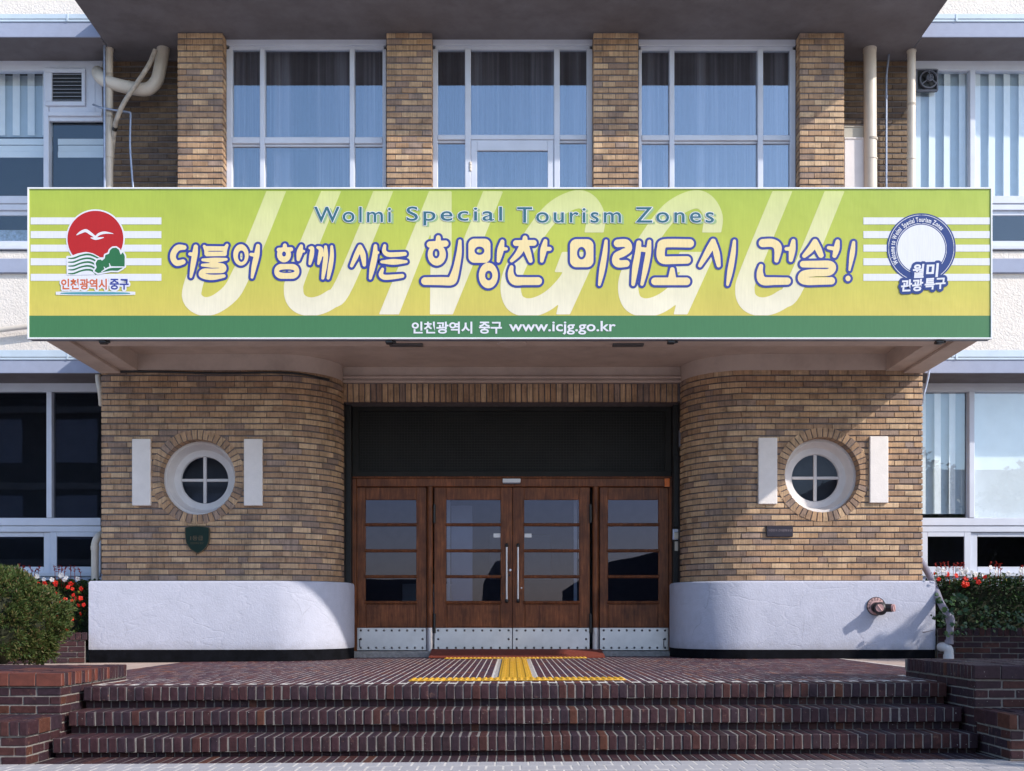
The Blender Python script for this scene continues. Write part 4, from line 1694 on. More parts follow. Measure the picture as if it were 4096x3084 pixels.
# English line
for wd, u0, u1, v0, v1 in (('Wolmi', K6 + 505, K6 + 1165, 278, 410), ('Special', K6 + 1302, K6 + 2124, 275, 436), ('Tourism', K7 + 46, K7 + 940, 281, 414), ('Zones', K7 + 1068, K7 + 1742, 281, 414)):
    b = MB()
    x0, x1, z0, z1 = ux(u0), ux(u1), uz(v1), uz(v0)
    text_box(b, wd, x0 + .030, x1 + .030, z0 - .014, z1 - .014, y3_, .004, 2, 0.0)
    text_ring(b, wd, x0, x1, z0, z1, y4_, .007, .006, 1)
    text_box(b, wd, x0, x1, z0, z1, y5_, .006, 0, 0.0)
    b.build('lettering', [M['signteal'], M['signwhite'], M['signtealsh']], sg)
# address line on the green band
for wd, u0, u1, v0, v1 in (('인천광역시', K6 + 1345, K6 + 1868, 1268, 1372), ('중구', K6 + 1925, K6 + 2124, 1268, 1372), ('www.icjg.go.kr', K6 + 2185, K7 + 895, 1262, 1380)):
    text_box(MB(), wd, ux(u0), ux(u1), uz(v1), uz(v0), y3_, .028 if wd[0] != 'w' else .016, 0, .028 if wd[0] != 'w' else .016).build('lettering', M['signwhite'], sg)

# city emblem: red sun, gull, waves and pine
em = MB().build  # keep the parts of the emblem together under one child
b = MB()
sun_p = ell(826, 552, 241, 241)
tree = poly([(818, 832), (838, 800), (828, 765), (845, 735), (872, 732), (884, 742), (908, 722), (912, 694), (944, 682), (952, 652), (975, 632), (1005, 630), (1030, 648), (1045, 692), (1063, 668), (1080, 702), (1079, 792), (1062, 800), (1062, 806), (1020, 830), (960, 828), (885, 842), (850, 850)])
sea = poly([(586, 712), (620, 712), (680, 690), (745, 678), (800, 690), (850, 716), (850, 850), (590, 856)])
shape(b, sun_p, grow=13, y=y3_, cell=8, mi=0, clip=(200, 790))
shape(b, sun_p, y=y4_, cell=8, mi=1, clip=(200, 712))
shape(b, sea, grow=12, y=y4_ - .0006, cell=7, mi=0)
for i in range(5):
    v = 722 + 33 * i
    shape(b, strokes([(592, v, 4), (640, v - 2, 7), (700, v - 24, 7), (755, v - 34, 8), (800, v - 26, 8), (862 - i * 8, v + 4, 6)]), y=y5_, cell=6, mi=2)
shape(b, tree, grow=13, y=y5_ - .0006, cell=7, mi=0)
shape(b, tree, y=y6_, cell=6, mi=2)
shape(b, strokes([(880, 838, 4), (945, 802, 7), (1010, 798, 6), (1078, 797, 4)], [(945, 764, 2), (958, 800, 7)], [(898, 792, 2), (912, 815, 6)]), y=y6_ - .0006, cell=5, mi=0)
shape(b, strokes([(660, 523, 2), (695, 500, 10), (742, 483, 13), (785, 508, 12), (826, 540, 8)], [(826, 540, 8), (860, 512, 11), (910, 500, 10), (982, 509, 2)], [(786, 544, 3), (830, 552, 11), (896, 542, 4)]), y=y5_, cell=5, mi=0)
b.build('emblem', [M['signwhite'], M['signred'], M['signdkgreen']], sg)
b = MB()
for wd, u0, u1, mi_ in (('인천광역시', 530, 925, 1), ('중구', 950, 1114, 2)):
    text_ring(b, wd, ux(u0), ux(u1), uz(992), uz(898), y4_, .018, .03, 0)
    text_box(b, wd, ux(u0), ux(u1), uz(992), uz(898), y5_, .03, mi_, .03)
b.build('lettering', [M['signwhite'], M['signorange'], M['signblue']], sg)
b = MB()
shape(b, ell(825, 1023, 318, 9), grow=9, y=y4_, cell=7, mi=0)
shape(b, ell(825, 1023, 316, 11), y=y5_, cell=7, mi=1)
b.build('underline', [M['signwhite'], M['signaqua']], sg)

# round badge (its little figure is left out)
bc = (K8 + 1322, 632)
b = MB()
shape(b, ell(*bc, 298, 300), y=y3_, cell=8, mi=1)
shape(b, ell(*bc, 285, 288), ell(*bc, 280, 283), y=y4_, cell=5, mi=0)
shape(b, ell(bc[0], 640, 220, 222), ell(bc[0], 640, 215, 217), y=y4_, cell=5, mi=0)
shape(b, ell(bc[0], 640, 207, 209), y=y4_, cell=8, mi=0)
b.build('badge', [M['signwhite'], M['badgeblue']], sg)


def arc_text(body, a0, a1, rad, h, y, mat, name, parent, cx, cz, bold=.012):
    """letters set round a circle; angles in degrees, measured anticlockwise from the right"""
    widths = []
    for ch in body:
        if ch == ' ':
            widths.append(.30)
        else:
            vs, _ = text_geo(ch, bold)
            widths.append(max(p[0] for p in vs) - min(p[0] for p in vs) + .09)
    tot = sum(widths)
    b = MB()
    acc = 0
    sc = abs(R(a1 - a0)) * rad / tot
    for ch, wd in zip(body, widths):
        mid = a0 + (a1 - a0) * (acc + wd / 2) / tot
        acc += wd
        if ch == ' ':
            continue
        vs, fs = text_geo(ch, bold)
        x0 = min(p[0] for p in vs)
        out = []
        ang = R(mid) - math.pi / 2
        for px, pz_ in vs:
            lx = (px - x0 - (wd - .09) / 2) * sc
            lz = pz_ * h
            X = cx + math.cos(R(mid)) * rad + lx * math.cos(ang) - lz * math.sin(ang)
            Z = cz + math.sin(R(mid)) * rad + lx * math.sin(ang) + lz * math.cos(ang)
            out.append((X, y, Z))
        b.add(out, fs)
    b.build(name, mat, parent)


uu = 1024 / 2211.0 * YB / F
arc_text('Welcome to Wolmi  Special Tourism Zones', 213, 42, 232 * uu, 56 * uu, y5_, M['signwhite'], 'lettering', sg, ux(bc[0]), uz(638), .03)
b = MB()
for wd, u0, u1, v0, v1, rt in (('월', 1240, 1338, 772, 892, .03), ('미', 1358, 1462, 765, 885, .03), ('관광', 1140, 1330, 903, 1008, .04), ('특구', 1345, 1525, 890, 990, .06)):
    a = (ux(K8 + u0), ux(K8 + u1), uz(v1), uz(v0))
    text_ring(b, wd, *a, y5_, .030, .03, 1, .12, rt)
    text_box(b, wd, *a, y6_, .035, 0, .035, .12, rt)
b.build('lettering', [M['signwhite'], M['badgeblue']], sg)
# clips under the sign
for px, lab in ((410, 'dark clip under the sign below the sun emblem'), (1559, 'dark clip under the sign beside the left flat light'), (2691, 'dark clip under the sign beside the right flat light'), (3768, 'dark clip under the sign near its right corner')):
    x = mx(px, YB)
    q = MB()
    q.box(x - .05, x + .03, YB + .02, YB + .10, bz0 - .035, bz0 - .001, .008)
    q.tube([(x - .045, YB + .05, bz0 - .03), (x + .06, YB + .06, bz0 - .012)], .014, 8)
    tag(q.build('sign_clip', M['black']), lab, 'clip', 'dark clips under the sign')

# ------------------------------------------------------------------ upper storey: brick columns, balcony windows, eaves
ZE = 7.71           # soffit of the eaves
YC = 13.6
YWIN = 13.78
COLS = [(mx(710, YC), mx(891.5, YC), 'brick column at the left end of the balcony windows, above the sun emblem'),
        (mx(1546, YC), mx(1728, YC), 'brick column between the left and the middle balcony windows'),
        (mx(2373.6, YC), mx(2553, YC), 'brick column between the middle and the right balcony windows'),
        (mx(3198, YC), mx(3377, YC), 'brick column at the right end of the balcony windows, beside the white cabinet')]
for x0, x1, lab in COLS:
    t = thing('brick_column', lab, 'column', ((x0 + x1) / 2, YC, 4.02), 'brick columns of the upper storey')
    e = .010
    MB().box(x0 + e, x1 - e, YC + e, 14.34, 4.025, ZE + .1).build('column_core', M['mortar'], t)
    W = x1 - x0
    n = 0
    mid = (x0 + x1) / 2
    for r in range(38):
        z = ZE - .006 - .0748 * (r + .5)
        fr = (0, .333, .667, 1) if r % 2 else (0, .2, .49, .785, 1)
        if random.random() < .12:
            fr = (0, .333, .785, 1)
        for a, b in zip(fr, fr[1:]):
            put_brick(t, x0 + W * (a + b) / 2, YC + random.uniform(-.002, .002), z, 0, W * (b - a) - .003, .0575, .05, M['brick'])
        # returns beside the windows
        xs = ([x1] if mid < -3 else [x0] if mid > 3 else [x0, x1])
        for xx in xs:
            ang = math.pi / 2 if xx == x1 else -math.pi / 2
            put_brick(t, xx + random.uniform(-.002, .002), YC + .115, z, ang, .125, .0575, .05, M['brick'])
        for xx in [q for q in (x0, x1) if q not in xs]:
            ang = math.pi / 2 if xx == x1 else -math.pi / 2
            for yy in (.16, .43):
                put_brick(t, xx, YC + yy + (.06 if r % 2 else 0), z, ang, .22, .0575, .05, M['brick'])

YS = 14.29
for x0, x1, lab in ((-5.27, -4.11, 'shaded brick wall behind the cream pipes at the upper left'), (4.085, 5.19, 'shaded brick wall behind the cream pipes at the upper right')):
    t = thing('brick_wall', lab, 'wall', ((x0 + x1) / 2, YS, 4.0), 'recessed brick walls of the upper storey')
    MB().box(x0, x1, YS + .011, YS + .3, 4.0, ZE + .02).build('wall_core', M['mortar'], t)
    lay(t, Path([Path.line(x0, YS, x1, YS)]), ZE - .006 - 38 * .0748, 38, .0748, .2345, .0035, .0550, .05, M['darkbrick'], limit=300)


def bar(mb, x0, x1, z0, z1, y0, y1, b=.004):
    mb.box(min(x0, x1), max(x0, x1), y0, y1, min(z0, z1), max(z0, z1), b)


def curtain(parent, x0, x1, z0, z1, y, seed, mat):
    rr = random.Random(seed)
    b = MB()
    n = int((x1 - x0) / .012)
    vs, fs = [], []
    ph = [rr.uniform(0, 6.28) for _ in range(5)]
    for i in range(n + 1):
        x = x0 + (x1 - x0) * i / n
        d = .022 * math.sin(x * 31 + ph[0] + 2.2 * math.sin(x * 3.1 + ph[1])) + .016 * math.sin(x * 67 + ph[2] + 1.5 * math.sin(x * 5)) * (.6 + .4 * math.sin(x * 2.3 + ph[3])) + .018 * math.sin(x * 11 + ph[3])
        vs += [(x, y + d * .6, z1), (x + .02 * math.sin(x * 5 + ph[4]), y + d * 1.5, z0)]
    for i in range(n):
        fs.append((2 * i, 2 * i + 1, 2 * i + 3, 2 * i + 2))
    b.add(vs, fs, 0, True)
    b.build('curtain', mat, parent)


WZ = lambda p: mz(p, YWIN)
WXX = lambda p: mx(p, YWIN)
ZF = 4.03


def balcony_window(label, jl, cols, jr, head, glass_top, tr0, tr1, door_mid=None):
    """cols: glass intervals in photo pixels on the window plane"""
    x0, x1 = WXX(jl), WXX(jr)
    t = thing('balcony_window', label, 'window', ((x0 + x1) / 2, YWIN, ZF), 'tall balcony windows of the upper storey')
    f = MB()
    y0, y1 = YWIN, YWIN + .09
    bar(f, x0, x1, WZ(glass_top - 14), ZE + .02, y0, y1)
    bar(f, x0 + .03, x1 - .03, WZ(glass_top), WZ(glass_top - 14) - .001, y0 + .02, y1, .003)
    edges = [jl] + [v for c in cols for v in c] + [jr]
    lims = [(jl, cols[0][0])] + [(cols[i][1], cols[i + 1][0]) for i in range(len(cols) - 1)] + [(cols[-1][1], jr)]
    for i, (a, b_) in enumerate(lims):
        bar(f, WXX(a), WXX(b_), ZF, WZ(glass_top) - .001, y0 - (.012 if 0 < i < len(lims) - 1 else 0), y1, .006)
    f.build('frame', M['frame'], t)
    for i, (a, b_) in enumerate(cols):
        q = MB()
        bar(q, WXX(a) + .001, WXX(b_) - .001, WZ(tr1), WZ(tr0), y0 - .006, y1, .005)
        if not (door_mid and i == 1):
            bar(q, WXX(a) + .001, WXX(b_) - .001, WZ(tr1 + 9), WZ(tr1) - .001, y0 + .025, y1, .003)
        q.build('transom', M['frame'], t)
        MB().box(WXX(a), WXX(b_), YWIN + .048, YWIN + .053, WZ(tr0), WZ(glass_top)).build('pane', M['glassup'], t)
        zl = WZ(tr1 + 9)
        if door_mid and i == 1:
            d0, d1 = WXX(a + 1), WXX(b_ - 1)
            st_ = .075
            b = MB()
            bar(b, d0, d0 + st_, ZF, WZ(tr1) - .004, y0 + .0, y0 + .05)
            bar(b, d1 - st_, d1, ZF, WZ(tr1) - .004, y0 + .0, y0 + .05)
            bar(b, d0 + st_ + .001, d1 - st_ - .001, WZ(602), WZ(tr1) - .004, y0 + .001, y0 + .05)
            dd = b.build('balcony_door', M['frame'], t)
            hg = MB()
            for zz in (WZ(655), WZ(668), WZ(680)):
                hg.tube([(d0 - .006, y0 - .012, zz - .017), (d0 - .006, y0 - .012, zz + .017)], .014, 8)
            hg.build('hinge', M['pipe'], dd)
            MB().box(d0 + st_, d1 - st_, YWIN + .024, YWIN + .029, ZF, WZ(602)).build('pane', M['glassup'], t)
        else:
            MB().box(WXX(a), WXX(b_), YWIN + .048, YWIN + .053, ZF, zl).build('pane', M['glassup'], t)
    curtain(t, x0 + .02, x1 - .02, ZF, ZE - .03, YWIN + .17, int(jl), M['curtain'])


balcony_window('balcony window between the two left brick columns, dark band over blue curtains', 905, [(929, 1040), (1059, 1399), (1418, 1530)], 1545, 160, 195, 549, 574)
balcony_window('middle balcony window with a white framed door below its crossbar', 1730, [(1751, 1860), (1883, 2216), (2239, 2347)], 2370, 160, 195, 540, 559, True)
balcony_window('balcony window between the two right brick columns with pale blue curtains', 2554, [(2567, 2677), (2697, 3030), (3052, 3160)], 3183, 162, 198, 541, 562)

ev = thing('main_eave', 'deep grey stained concrete eave above the balcony windows', 'eave', (0, 13.2, ZE))
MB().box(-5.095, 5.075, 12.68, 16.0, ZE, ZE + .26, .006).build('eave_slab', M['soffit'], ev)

# ------------------------------------------------------------------ wings left and right
YWG = 14.3          # window and wall plane of the wings
YF = 13.72          # front of the side eaves
XW = 8.2


def wing(side):
    nm = 'left' if side < 0 else 'right'
    x_in = side * 5.22
    xo = side * XW
    a, b = sorted((x_in, xo))
    ai, bi = sorted((side * 5.0, xo))
    t = thing('wing_wall', 'cream roughcast wall of the %s wing with lavender bands and eaves' % nm, 'wall', (side * 6.6, YWG, 0), 'rendered wings of the building')
    for za, zb_ in ((3.72, 4.959), (5.145, mz(1006, YWG)), (ZE + .15, 11.5)):
        MB().box(ai, bi, YWG, YWG + .3, za, zb_, 0).build('wall_panel', M['cream'], t)
    w = MB()
    w.box(ai, bi, YWG - .05, YWG + .3, 4.96, 5.14, .004)
    w.build('string_course', M['blueband'], t)
    MB().box(ai, bi, YWG - .004, YWG + .3, -.1, mz(2296, YWG), 0).build('sill_wall', M['sillwall'], t)
    for k, (zs, zt, z2) in enumerate(((ZE, ZE + .185, ZE + .25), (3.548, 3.71, 3.80))):
        aa, bb = sorted((side * (5.098 if k == 0 else 5.055), xo))
        if side > 0 and k == 0:
            aa = 5.078
        q = MB()
        q.box(aa, bb, YF, YWG + .2, zs, zt, .004)
        ee = q.build('side_eave', M['blueband'], t)
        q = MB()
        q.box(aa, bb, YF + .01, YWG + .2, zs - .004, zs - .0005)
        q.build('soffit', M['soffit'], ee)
        MB().box(aa, bb, YF - .012, YF + .03, zt + .001, zt + .028, .003).build('flashing_rail', M['flash'], ee)
        MB().box(aa, bb, YF - .016, YF + .03, zt + .034, z2 + .03, .003).build('flashing_rail', M['flash'], ee)
        MB().box(aa, bb, YF + .005, YF + .03, zt + .0285, zt + .0335).build('flashing_gap', M['slabtop'], ee)
        for i in range(6):
            xx = side * (5.5 + i * 1.22)
            MB().box(xx - .012, xx + .012, YF - .022, YF - .0165, zt + .004, z2 + .026, .002).build('flashing_clip', M['flash'], ee)
    return t


wing(-1)
wing(1)
GZ = lambda p: mz(p, YWG)
GX = lambda p: mx(p, YWG)


def blind(parent, x0, x1, z0, z1, y):
    MB().box(x0, x1, y + .05, y + .055, z0, z1).build('blind_lining', M['blind2'], parent)
    if 'slat' not in _bm:
        pass
    key = ('slat', round(z1 - z0, 2))
    if key not in _bm:
        _bm[key] = MB().box(-.044, .044, -.001, .001, z0 - z1, 0).mesh('slat', M['blind'])
    x = x0 + .05
    off = parent['_o']
    while x < x1:
        o = bpy.data.objects.new('slat', _bm[key])
        COL.objects.link(o)
        o.parent = parent
        o.location = (x - off[0], y - off[1] + random.uniform(-.003, .003), z1 - off[2])
        o.rotation_euler = (0, random.uniform(-.003, .003), R(8))
        x += .194


def wing_window(name, label, x_in, x_out, zhead, ztop, zbot, rail, lower, mulls, glass, lowglass, group):
    """upper fixed lights and a row of sliding sashes below; z values in metres"""
    s = 1 if x_out > x_in else -1
    t = thing(name, label, 'window', ((x_in + x_out) / 2, YWG, lower[0]), group)
    a, b = min(x_in, x_out), max(x_in, x_out)
    y0, y1 = YWG - .01, YWG + .10
    MB().box(a, b, y0 + .01, y1, ztop, zhead, .004).build('head_rail', M['frame'], t)
    MB().box(a, b, y0 - .004, y1, rail[0] + (rail[1] - rail[0]) * .45, rail[1], .005).build('middle_rail', M['frame'], t)
    MB().box(a, b, y0 + .008, y1, rail[0], rail[0] + (rail[1] - rail[0]) * .42, .004).build('middle_rail', M['frame'], t)
    MB().box(a, b, y0 - .025, y1, lower[0] - .05, lower[0] - .001, .004).build('sill', M['frame'], t)
    xs = sorted(mulls)
    for m in xs:
        MB().box(m - .035, m + .035, y0 - .012, y1 - .004, zbot, ztop, .006).build('mullion', M['frame'], t)
    ed = [a] + xs + [b]
    for p, q in zip(ed, ed[1:]):
        if q - p > .12:
            MB().box(p + .02, q - .02, YWG + .05, YWG + .055, zbot, ztop).build('pane', glass, t)
    # sliding sashes
    for p, q in zip(ed, ed[1:]):
        if q - p < .12:
            continue
        k = ed.index(p) % 2
        yy = y0 + .012 + .028 * k
        sb = MB()
        p1, q1 = p + .004, q - .004
        sb.box(p1, p1 + .085, yy, yy + .03, lower[0], lower[1] - .002, .004)
        sb.box(q1 - .085, q1, yy, yy + .03, lower[0], lower[1] - .002, .004)
        sb.box(p1 + .086, q1 - .086, yy, yy + .03, lower[0], lower[0] + .075, .004)
        sb.box(p1 + .086, q1 - .086, yy, yy + .03, lower[1] - .06, lower[1] - .002, .004)
        sh = sb.build('sliding_sash', M['frame'], t)
        MB().box(p1 + .08, q1 - .08, yy + .012, yy + .016, lower[0] + .07, lower[1] - .055).build('pane', lowglass, sh)
    return t


gw = 'wing windows beside the brick entrance block'
UZ = dict(zhead=ZE + .02, ztop=GZ(282), zbot=GZ(785), rail=(GZ(840), GZ(785)), lower=(GZ(984), GZ(840)))
L1 = dict(zhead=3.56, ztop=GZ(1567), zbot=GZ(2072), rail=(GZ(2128), GZ(2072)), lower=(GZ(2290), GZ(2128)))
w_ul = wing_window('wing_window', 'upper left wing window with a louvred vent panel and half lowered blind', GX(412), -XW, mulls=[GX(187), GX(-260)], glass=M['glasswing'], lowglass=M['glasswing'], group=gw, **UZ)
w_ur = wing_window('wing_window', 'upper right wing window with pale vertical blinds and a fan in its corner', GX(3660), XW, mulls=[GX(3888), GX(4300)], glass=M['glasswing'], lowglass=M['glasswing'], group=gw, **UZ)
w_ll = wing_window('wing_window', 'dark lower left wing window above the round juniper', GX(404), -XW, mulls=[GX(199), GX(-240)], glass=M['glassdark'], lowglass=M['glassdark'], group=gw, **L1)
w_lr = wing_window('wing_window', 'lower right wing window with white blinds above the clipped hedge', GX(3683), XW, mulls=[GX(3885), GX(4315)], glass=M['glasswing'], lowglass=M['glassdark'], group=gw, **L1)
blind(w_ur, GX(3665), XW - .1, GZ(785), GZ(262), YWG + .10)
blind(w_lr, GX(3686), GX(3878), GZ(2052), GZ(1560), YWG + .10)
MB().box(GX(3893), XW - .1, YWG + .10, YWG + .105, GZ(2072), GZ(1560)).build('roller_blind', M['blind'], w_lr)
blind(w_ul, -XW + .1, GX(176), GZ(512), GZ(262), YWG + .22)
for x0, x1, zt, zb_ in ((GX(200), GX(411), 522, 600), (-XW + .1, GX(176), 522, 600)):
    b = MB()
    for i in range(3):
        za = GZ(zt + (zb_ - zt) * i / 3)
        zb2 = GZ(zt + (zb_ - zt) * (i + .93) / 3)
        b.box(x0, x1, YWG + .25 + .012 * (i % 2), YWG + .254 + .012 * (i % 2), zb2, za)
    b.build('roman_blind', M['blind'], w_ul)
MB().box(-XW, GX(110), YWG + .3, YWG + .305, GZ(984), GZ(888)).build('patterned_cloth', M['floral'], w_ul)
# rooms behind the windows
rm = thing('inner_room', 'dark rooms behind the facade windows', 'room', (0, 16, 0))
q = MB()
q.box(-XW - .2, XW + .2, 16.0, 16.2, 3.6, 11.5)
q.box(-XW - .2, -3.35, 15.6, 15.8, -.2, 3.6)
q.box(3.35, XW + .2, 15.6, 15.8, -.2, 3.6)
q.box(-XW - .2, -XW, 14.3, 16.2, -.2, 11.5)
q.box(XW, XW + .2, 14.3, 16.2, -.2, 11.5)
q.build('wall', M['room'], rm)
q = MB()
q.box(-XW, XW, 14.36, 16.0, 3.62, 3.76)
q.box(-XW, XW, 14.36, 16.0, ZE + .02, ZE + .2)
q.box(-XW, XW, 14.3, 16.2, 11.4, 11.5)
q.box(-5.0, 5.0, YWG + .1, 14.7, ZE + .2, 11.5)
q.build('floor_slab', M['room'], rm)
MB().box(-5.0, 5.0, 12.9, 13.1, ZE + .262, ZE + .8).build('parapet', M['cream'], ev)

# ------------------------------------------------------------------ vent, fan, cabinet
PX = lambda p, D: mx(p, D)
t = thing('vent_grille', 'white framed louvre vent in the upper left wing window', 'vent', ((GX(185) + GX(346)) / 2, YWG, GZ(428)))
YV = YWG - .05
b = MB()
b.box(GX(199) - .0, GX(412), YWG - .016, YWG + .03, GZ(486), GZ(250), .003)
b.build('panel', M['frame'], t)
b = MB()
b.box(GX(186), GX(346), YV, YV + .05, GZ(297), GZ(281), .005)
b.box(GX(186), GX(346), YV, YV + .05, GZ(429), GZ(412), .005)
b.box(GX(186), GX(214), YV + .001, YV + .05, GZ(411.8), GZ(297.2), .005)
b.box(GX(332), GX(346), YV + .001, YV + .05, GZ(411.8), GZ(297.2), .005)
b.box(GX(355), GX(383), YWG - .022, YWG - .0165, GZ(452), GZ(258), .002)
b.box(GX(385), GX(411), YWG - .024, YWG - .0165, GZ(452), GZ(258), .002)
b.box(GX(199), GX(412), YWG - .05, YWG - .0165, GZ(470), GZ(454), .004)
b.build('frame', M['frame'], t)
MB().box(GX(213), GX(333), YV + .0275, YV + .032, GZ(412), GZ(297)).build('dark_back', M['black'], t)
sm = MB().box(-.193, .193, -.011, .011, -.0015, .0015).mesh('slat', M['frame'])
for i in range(8):
    o = bpy.data.objects.new('slat', sm)
    COL.objects.link(o)
    o.parent = t
    off = t['_o']
    o.location = ((GX(214) + GX(332)) / 2 - off[0], YV + .014 - off[1], GZ(304 + i * 14.6) - off[2])
    o.rotation_euler = (R(28), 0, 0)

t = thing('extractor_fan', 'grey round extractor fan in the corner of the upper right wing window', 'fan', ((GX(3665) + GX(3748)) / 2, YWG, GZ(366)))
YX = YWG - .03
cx, cz = GX(3711), GZ(322)
b = MB()
b.box(GX(3664), GX(3748), YX + .03, YX + .04, GZ(367), GZ(281))
b.build('backing', M['darkmetal'], t)
b = MB()
for xa, xb_, za, zb_ in ((3660, 3666, 367, 281), (3743, 3749, 367, 281)):
    b.box(GX(xa), GX(xb_), YX - .005, YX + .05, GZ(za), GZ(zb_), .003)
b.box(GX(3666) + .001, GX(3743) - .001, YX - .005, YX + .05, GZ(368), GZ(363), .003)
b.box(GX(3666) + .001, GX(3743) - .001, YX - .005, YX + .05, GZ(285), GZ(280), .003)
b.build('frame', M['greybox'], t)
b = MB()
b.lathe([(.118, YX + .03), (.118, YX - .01), (.106, YX - .014), (.100, YX - .005), (.100, YX + .03)], cx, cz, 32)
b.lathe([(.045, YX + .01), (.045, YX - .03), (.037, YX - .034), (.034, YX - .022), (.0005, YX - .022)], cx + .008, cz + .012, 20)
b.box(cx - .028, cx + .044, YX - .036, YX - .0225, cz + .008, cz + .016)
b.box(cx + .004, cx + .012, YX - .037, YX - .0225, cz - .024, cz + .048)
for a in (90, 215, 330):
    b.tube([(cx + .01 + .035 * math.cos(R(a)), YX - .01, cz + .012 + .035 * math.sin(R(a))), (cx + .112 * math.cos(R(a)), YX - .006, cz + .112 * math.sin(R(a)))], .009, 8)
b.build('guard', M['greybox'], t)
bl = MB()
for a in (40, 130, 220, 310):
    c, s_ = math.cos(R(a)), math.sin(R(a))
    bl.poly([(cx + c * .03 - s_ * .02, YX + .005, cz + s_ * .03 + c * .02), (cx + c * .095 - s_ * .035, YX + .012, cz + s_ * .095 + c * .035), (cx + c * .095 + s_ * .03, YX + .024, cz + s_ * .095 - c * .03), (cx + c * .03 + s_ * .02, YX + .02, cz + s_ * .03 - c * .02)])
bl.build('blade', M['darkmetal'], t)

YQ = 14.02
t = thing('outdoor_cabinet', 'tall white metal cabinet with a beige top box beside the right brick column', 'cabinet', (PX(3420, YQ), YQ, 4.02))
MB().box(PX(3378, YQ), PX(3463, YQ), YQ, YQ + .2, 4.03, mz(553, YQ), .006).build('cabinet_body', M['cabinet'], t)
MB().box(PX(3377, YQ), PX(3466, YQ), YQ - .012, YQ + .2, mz(557, YQ), mz(551, YQ), .003).build('cabinet_lid', M['cabinet'], t)
b = MB()
b.box(PX(3376, YQ), PX(3462, YQ), YQ + .01, YQ + .2, mz(550, YQ), mz(506, YQ), .006)
b.box(PX(3376, YQ), PX(3464, YQ), YQ + .0, YQ + .2, mz(509, YQ) + .001, mz(503, YQ), .004)
b.build('top_box', M['beige'], t)

# ------------------------------------------------------------------ pipes


def pipe(name, label, cat, pts, r, mat, group=None, smooth=0, seg=16, collars=(), cr=1.14, cmat=None):
    xs = [p[0] for p in pts]
    t = thing(name, label, cat, (pts[-1][0], pts[-1][1], min(p[2] for p in pts)), group)
    MB().tube(pts, r, seg, 0, smooth).build('pipe_run', mat, t)
    for a, b_ in collars:
        MB().tube([a, b_], r * cr, seg).build('collar', cmat or mat, t)
    return t


gp = 'pipes on the upper storey'
y = 14.0
x = PX(437, y)
pipe('downpipe', 'cream painted downpipe at the upper left, left of the bent cream duct', 'pipe', [(x, y, ZE + .02), (x, y, 4.03)], .048, M['pipe'], gp,
     collars=[((x, y, mz(632, y)), (x, y, mz(607, y))), ((x, y, ZE - .03), (x, y, ZE + .005))], cr=1.12)
x = PX(419, 13.92)
pipe('conduit', 'thin grey conduit in front of the upper left cream downpipe', 'pipe', [(x, 13.92, ZE + .02), (x, 13.92, 4.03)], .016, M['galv'], gp, seg=10)
D = 13.98
P = lambda px, py, dd=0.0: (PX(px, D + dd), D + dd, mz(py, D + dd))
pipe('air_duct', 'thick cream bent duct pipe hanging below the left eave', 'duct', [P(392, 290, .28), P(399, 305, .08), P(418, 322, .02), P(462, 338), P(533, 354), P(590, 357), P(626, 325), P(642, 265), P(655, 190, .02)], .079, M['pipe'], None, smooth=5, seg=20,
     collars=[(P(512, 349), P(519, 351))], cr=1.05)
D = 13.84
pipe('insulated_hose', 'dirty wrapped hose running diagonally across the bent duct', 'hose', [P(622, 200), P(597, 258), P(556, 322), P(500, 405), P(470, 470), P(459, 515, .1), P(452, 580, .2), P(446, 660, .25), P(444, 700, .25)], .029, M['hose'], None, smooth=5,
     collars=[(P(461, 508, .08), P(458, 520, .11))], cmat=M['black'])
D = 13.94
pipe('conduit', 'blue grey conduit with a bend in front of the upper left brick wall', 'pipe', [P(373, 419, .25), P(405, 431), P(463, 442), P(517, 450), P(523, 456), P(523, 475), P(521, 580), P(528, 690), P(533, 752), P(534, 790)], .0135, M['galv'], gp, smooth=3, seg=10,
     collars=[(P(523, 462), P(523, 470))])
y = 14.0
x = PX(3482, y)
pipe('downpipe', 'thick cream downpipe right of the white cabinet', 'pipe', [(PX(3479, y), y, ZE + .02), (PX(3481, y), y, 6.6), (PX(3487, y), y, 4.03)], .079, M['pipe'], gp, seg=22,
     collars=[((PX(3479, y), y, ZE - .045), (PX(3479, y), y, ZE + .004)), ((PX(3484, y), y, mz(640, y)), (PX(3484, y), y, mz(637, y)))], cr=1.06)
y = 14.15
D = y
pipe('conduit', 'thin grey conduit between the two cream downpipes at the upper right', 'pipe', [P(3555, 215), P(3552, 250), P(3546, 300), P(3545, 400), P(3545, 780)], .0135, M['galv'], gp, smooth=3, seg=10,
     collars=[(P(3546, 383), P(3545, 393))], cr=1.5)
y = 14.05
pipe('downpipe', 'slim cream downpipe beside the upper right wing window', 'pipe', [(PX(3646, y), y, ZE + .02), (PX(3643, y), y, 4.03)], .052, M['pipe'], gp,
     collars=[((PX(3644, y), y, mz(640, y)), (PX(3644, y), y, mz(627, y))), ((PX(3646, y), y, ZE - .02), (PX(3646, y), y, ZE + .004))], cr=1.13)
D = 14.2
pipe('wall_pipe', 'cream pipe sloping across the left wing wall behind the sign', 'pipe', [P(-160, 1342), P(0, 1320), P(200, 1296)], .032, M['pipe'])
D = 13.78
pipe('downpipe', 'pale grey downpipe with an elbow standing on the left plinth end', 'pipe', [P(404, 2138, .12), P(390, 2150, .02), P(381, 2172), P(380, 2190), P(380, 2330)], .045, M['pipe'], None, smooth=4,
     collars=[(P(380, 2184), P(380, 2200))])
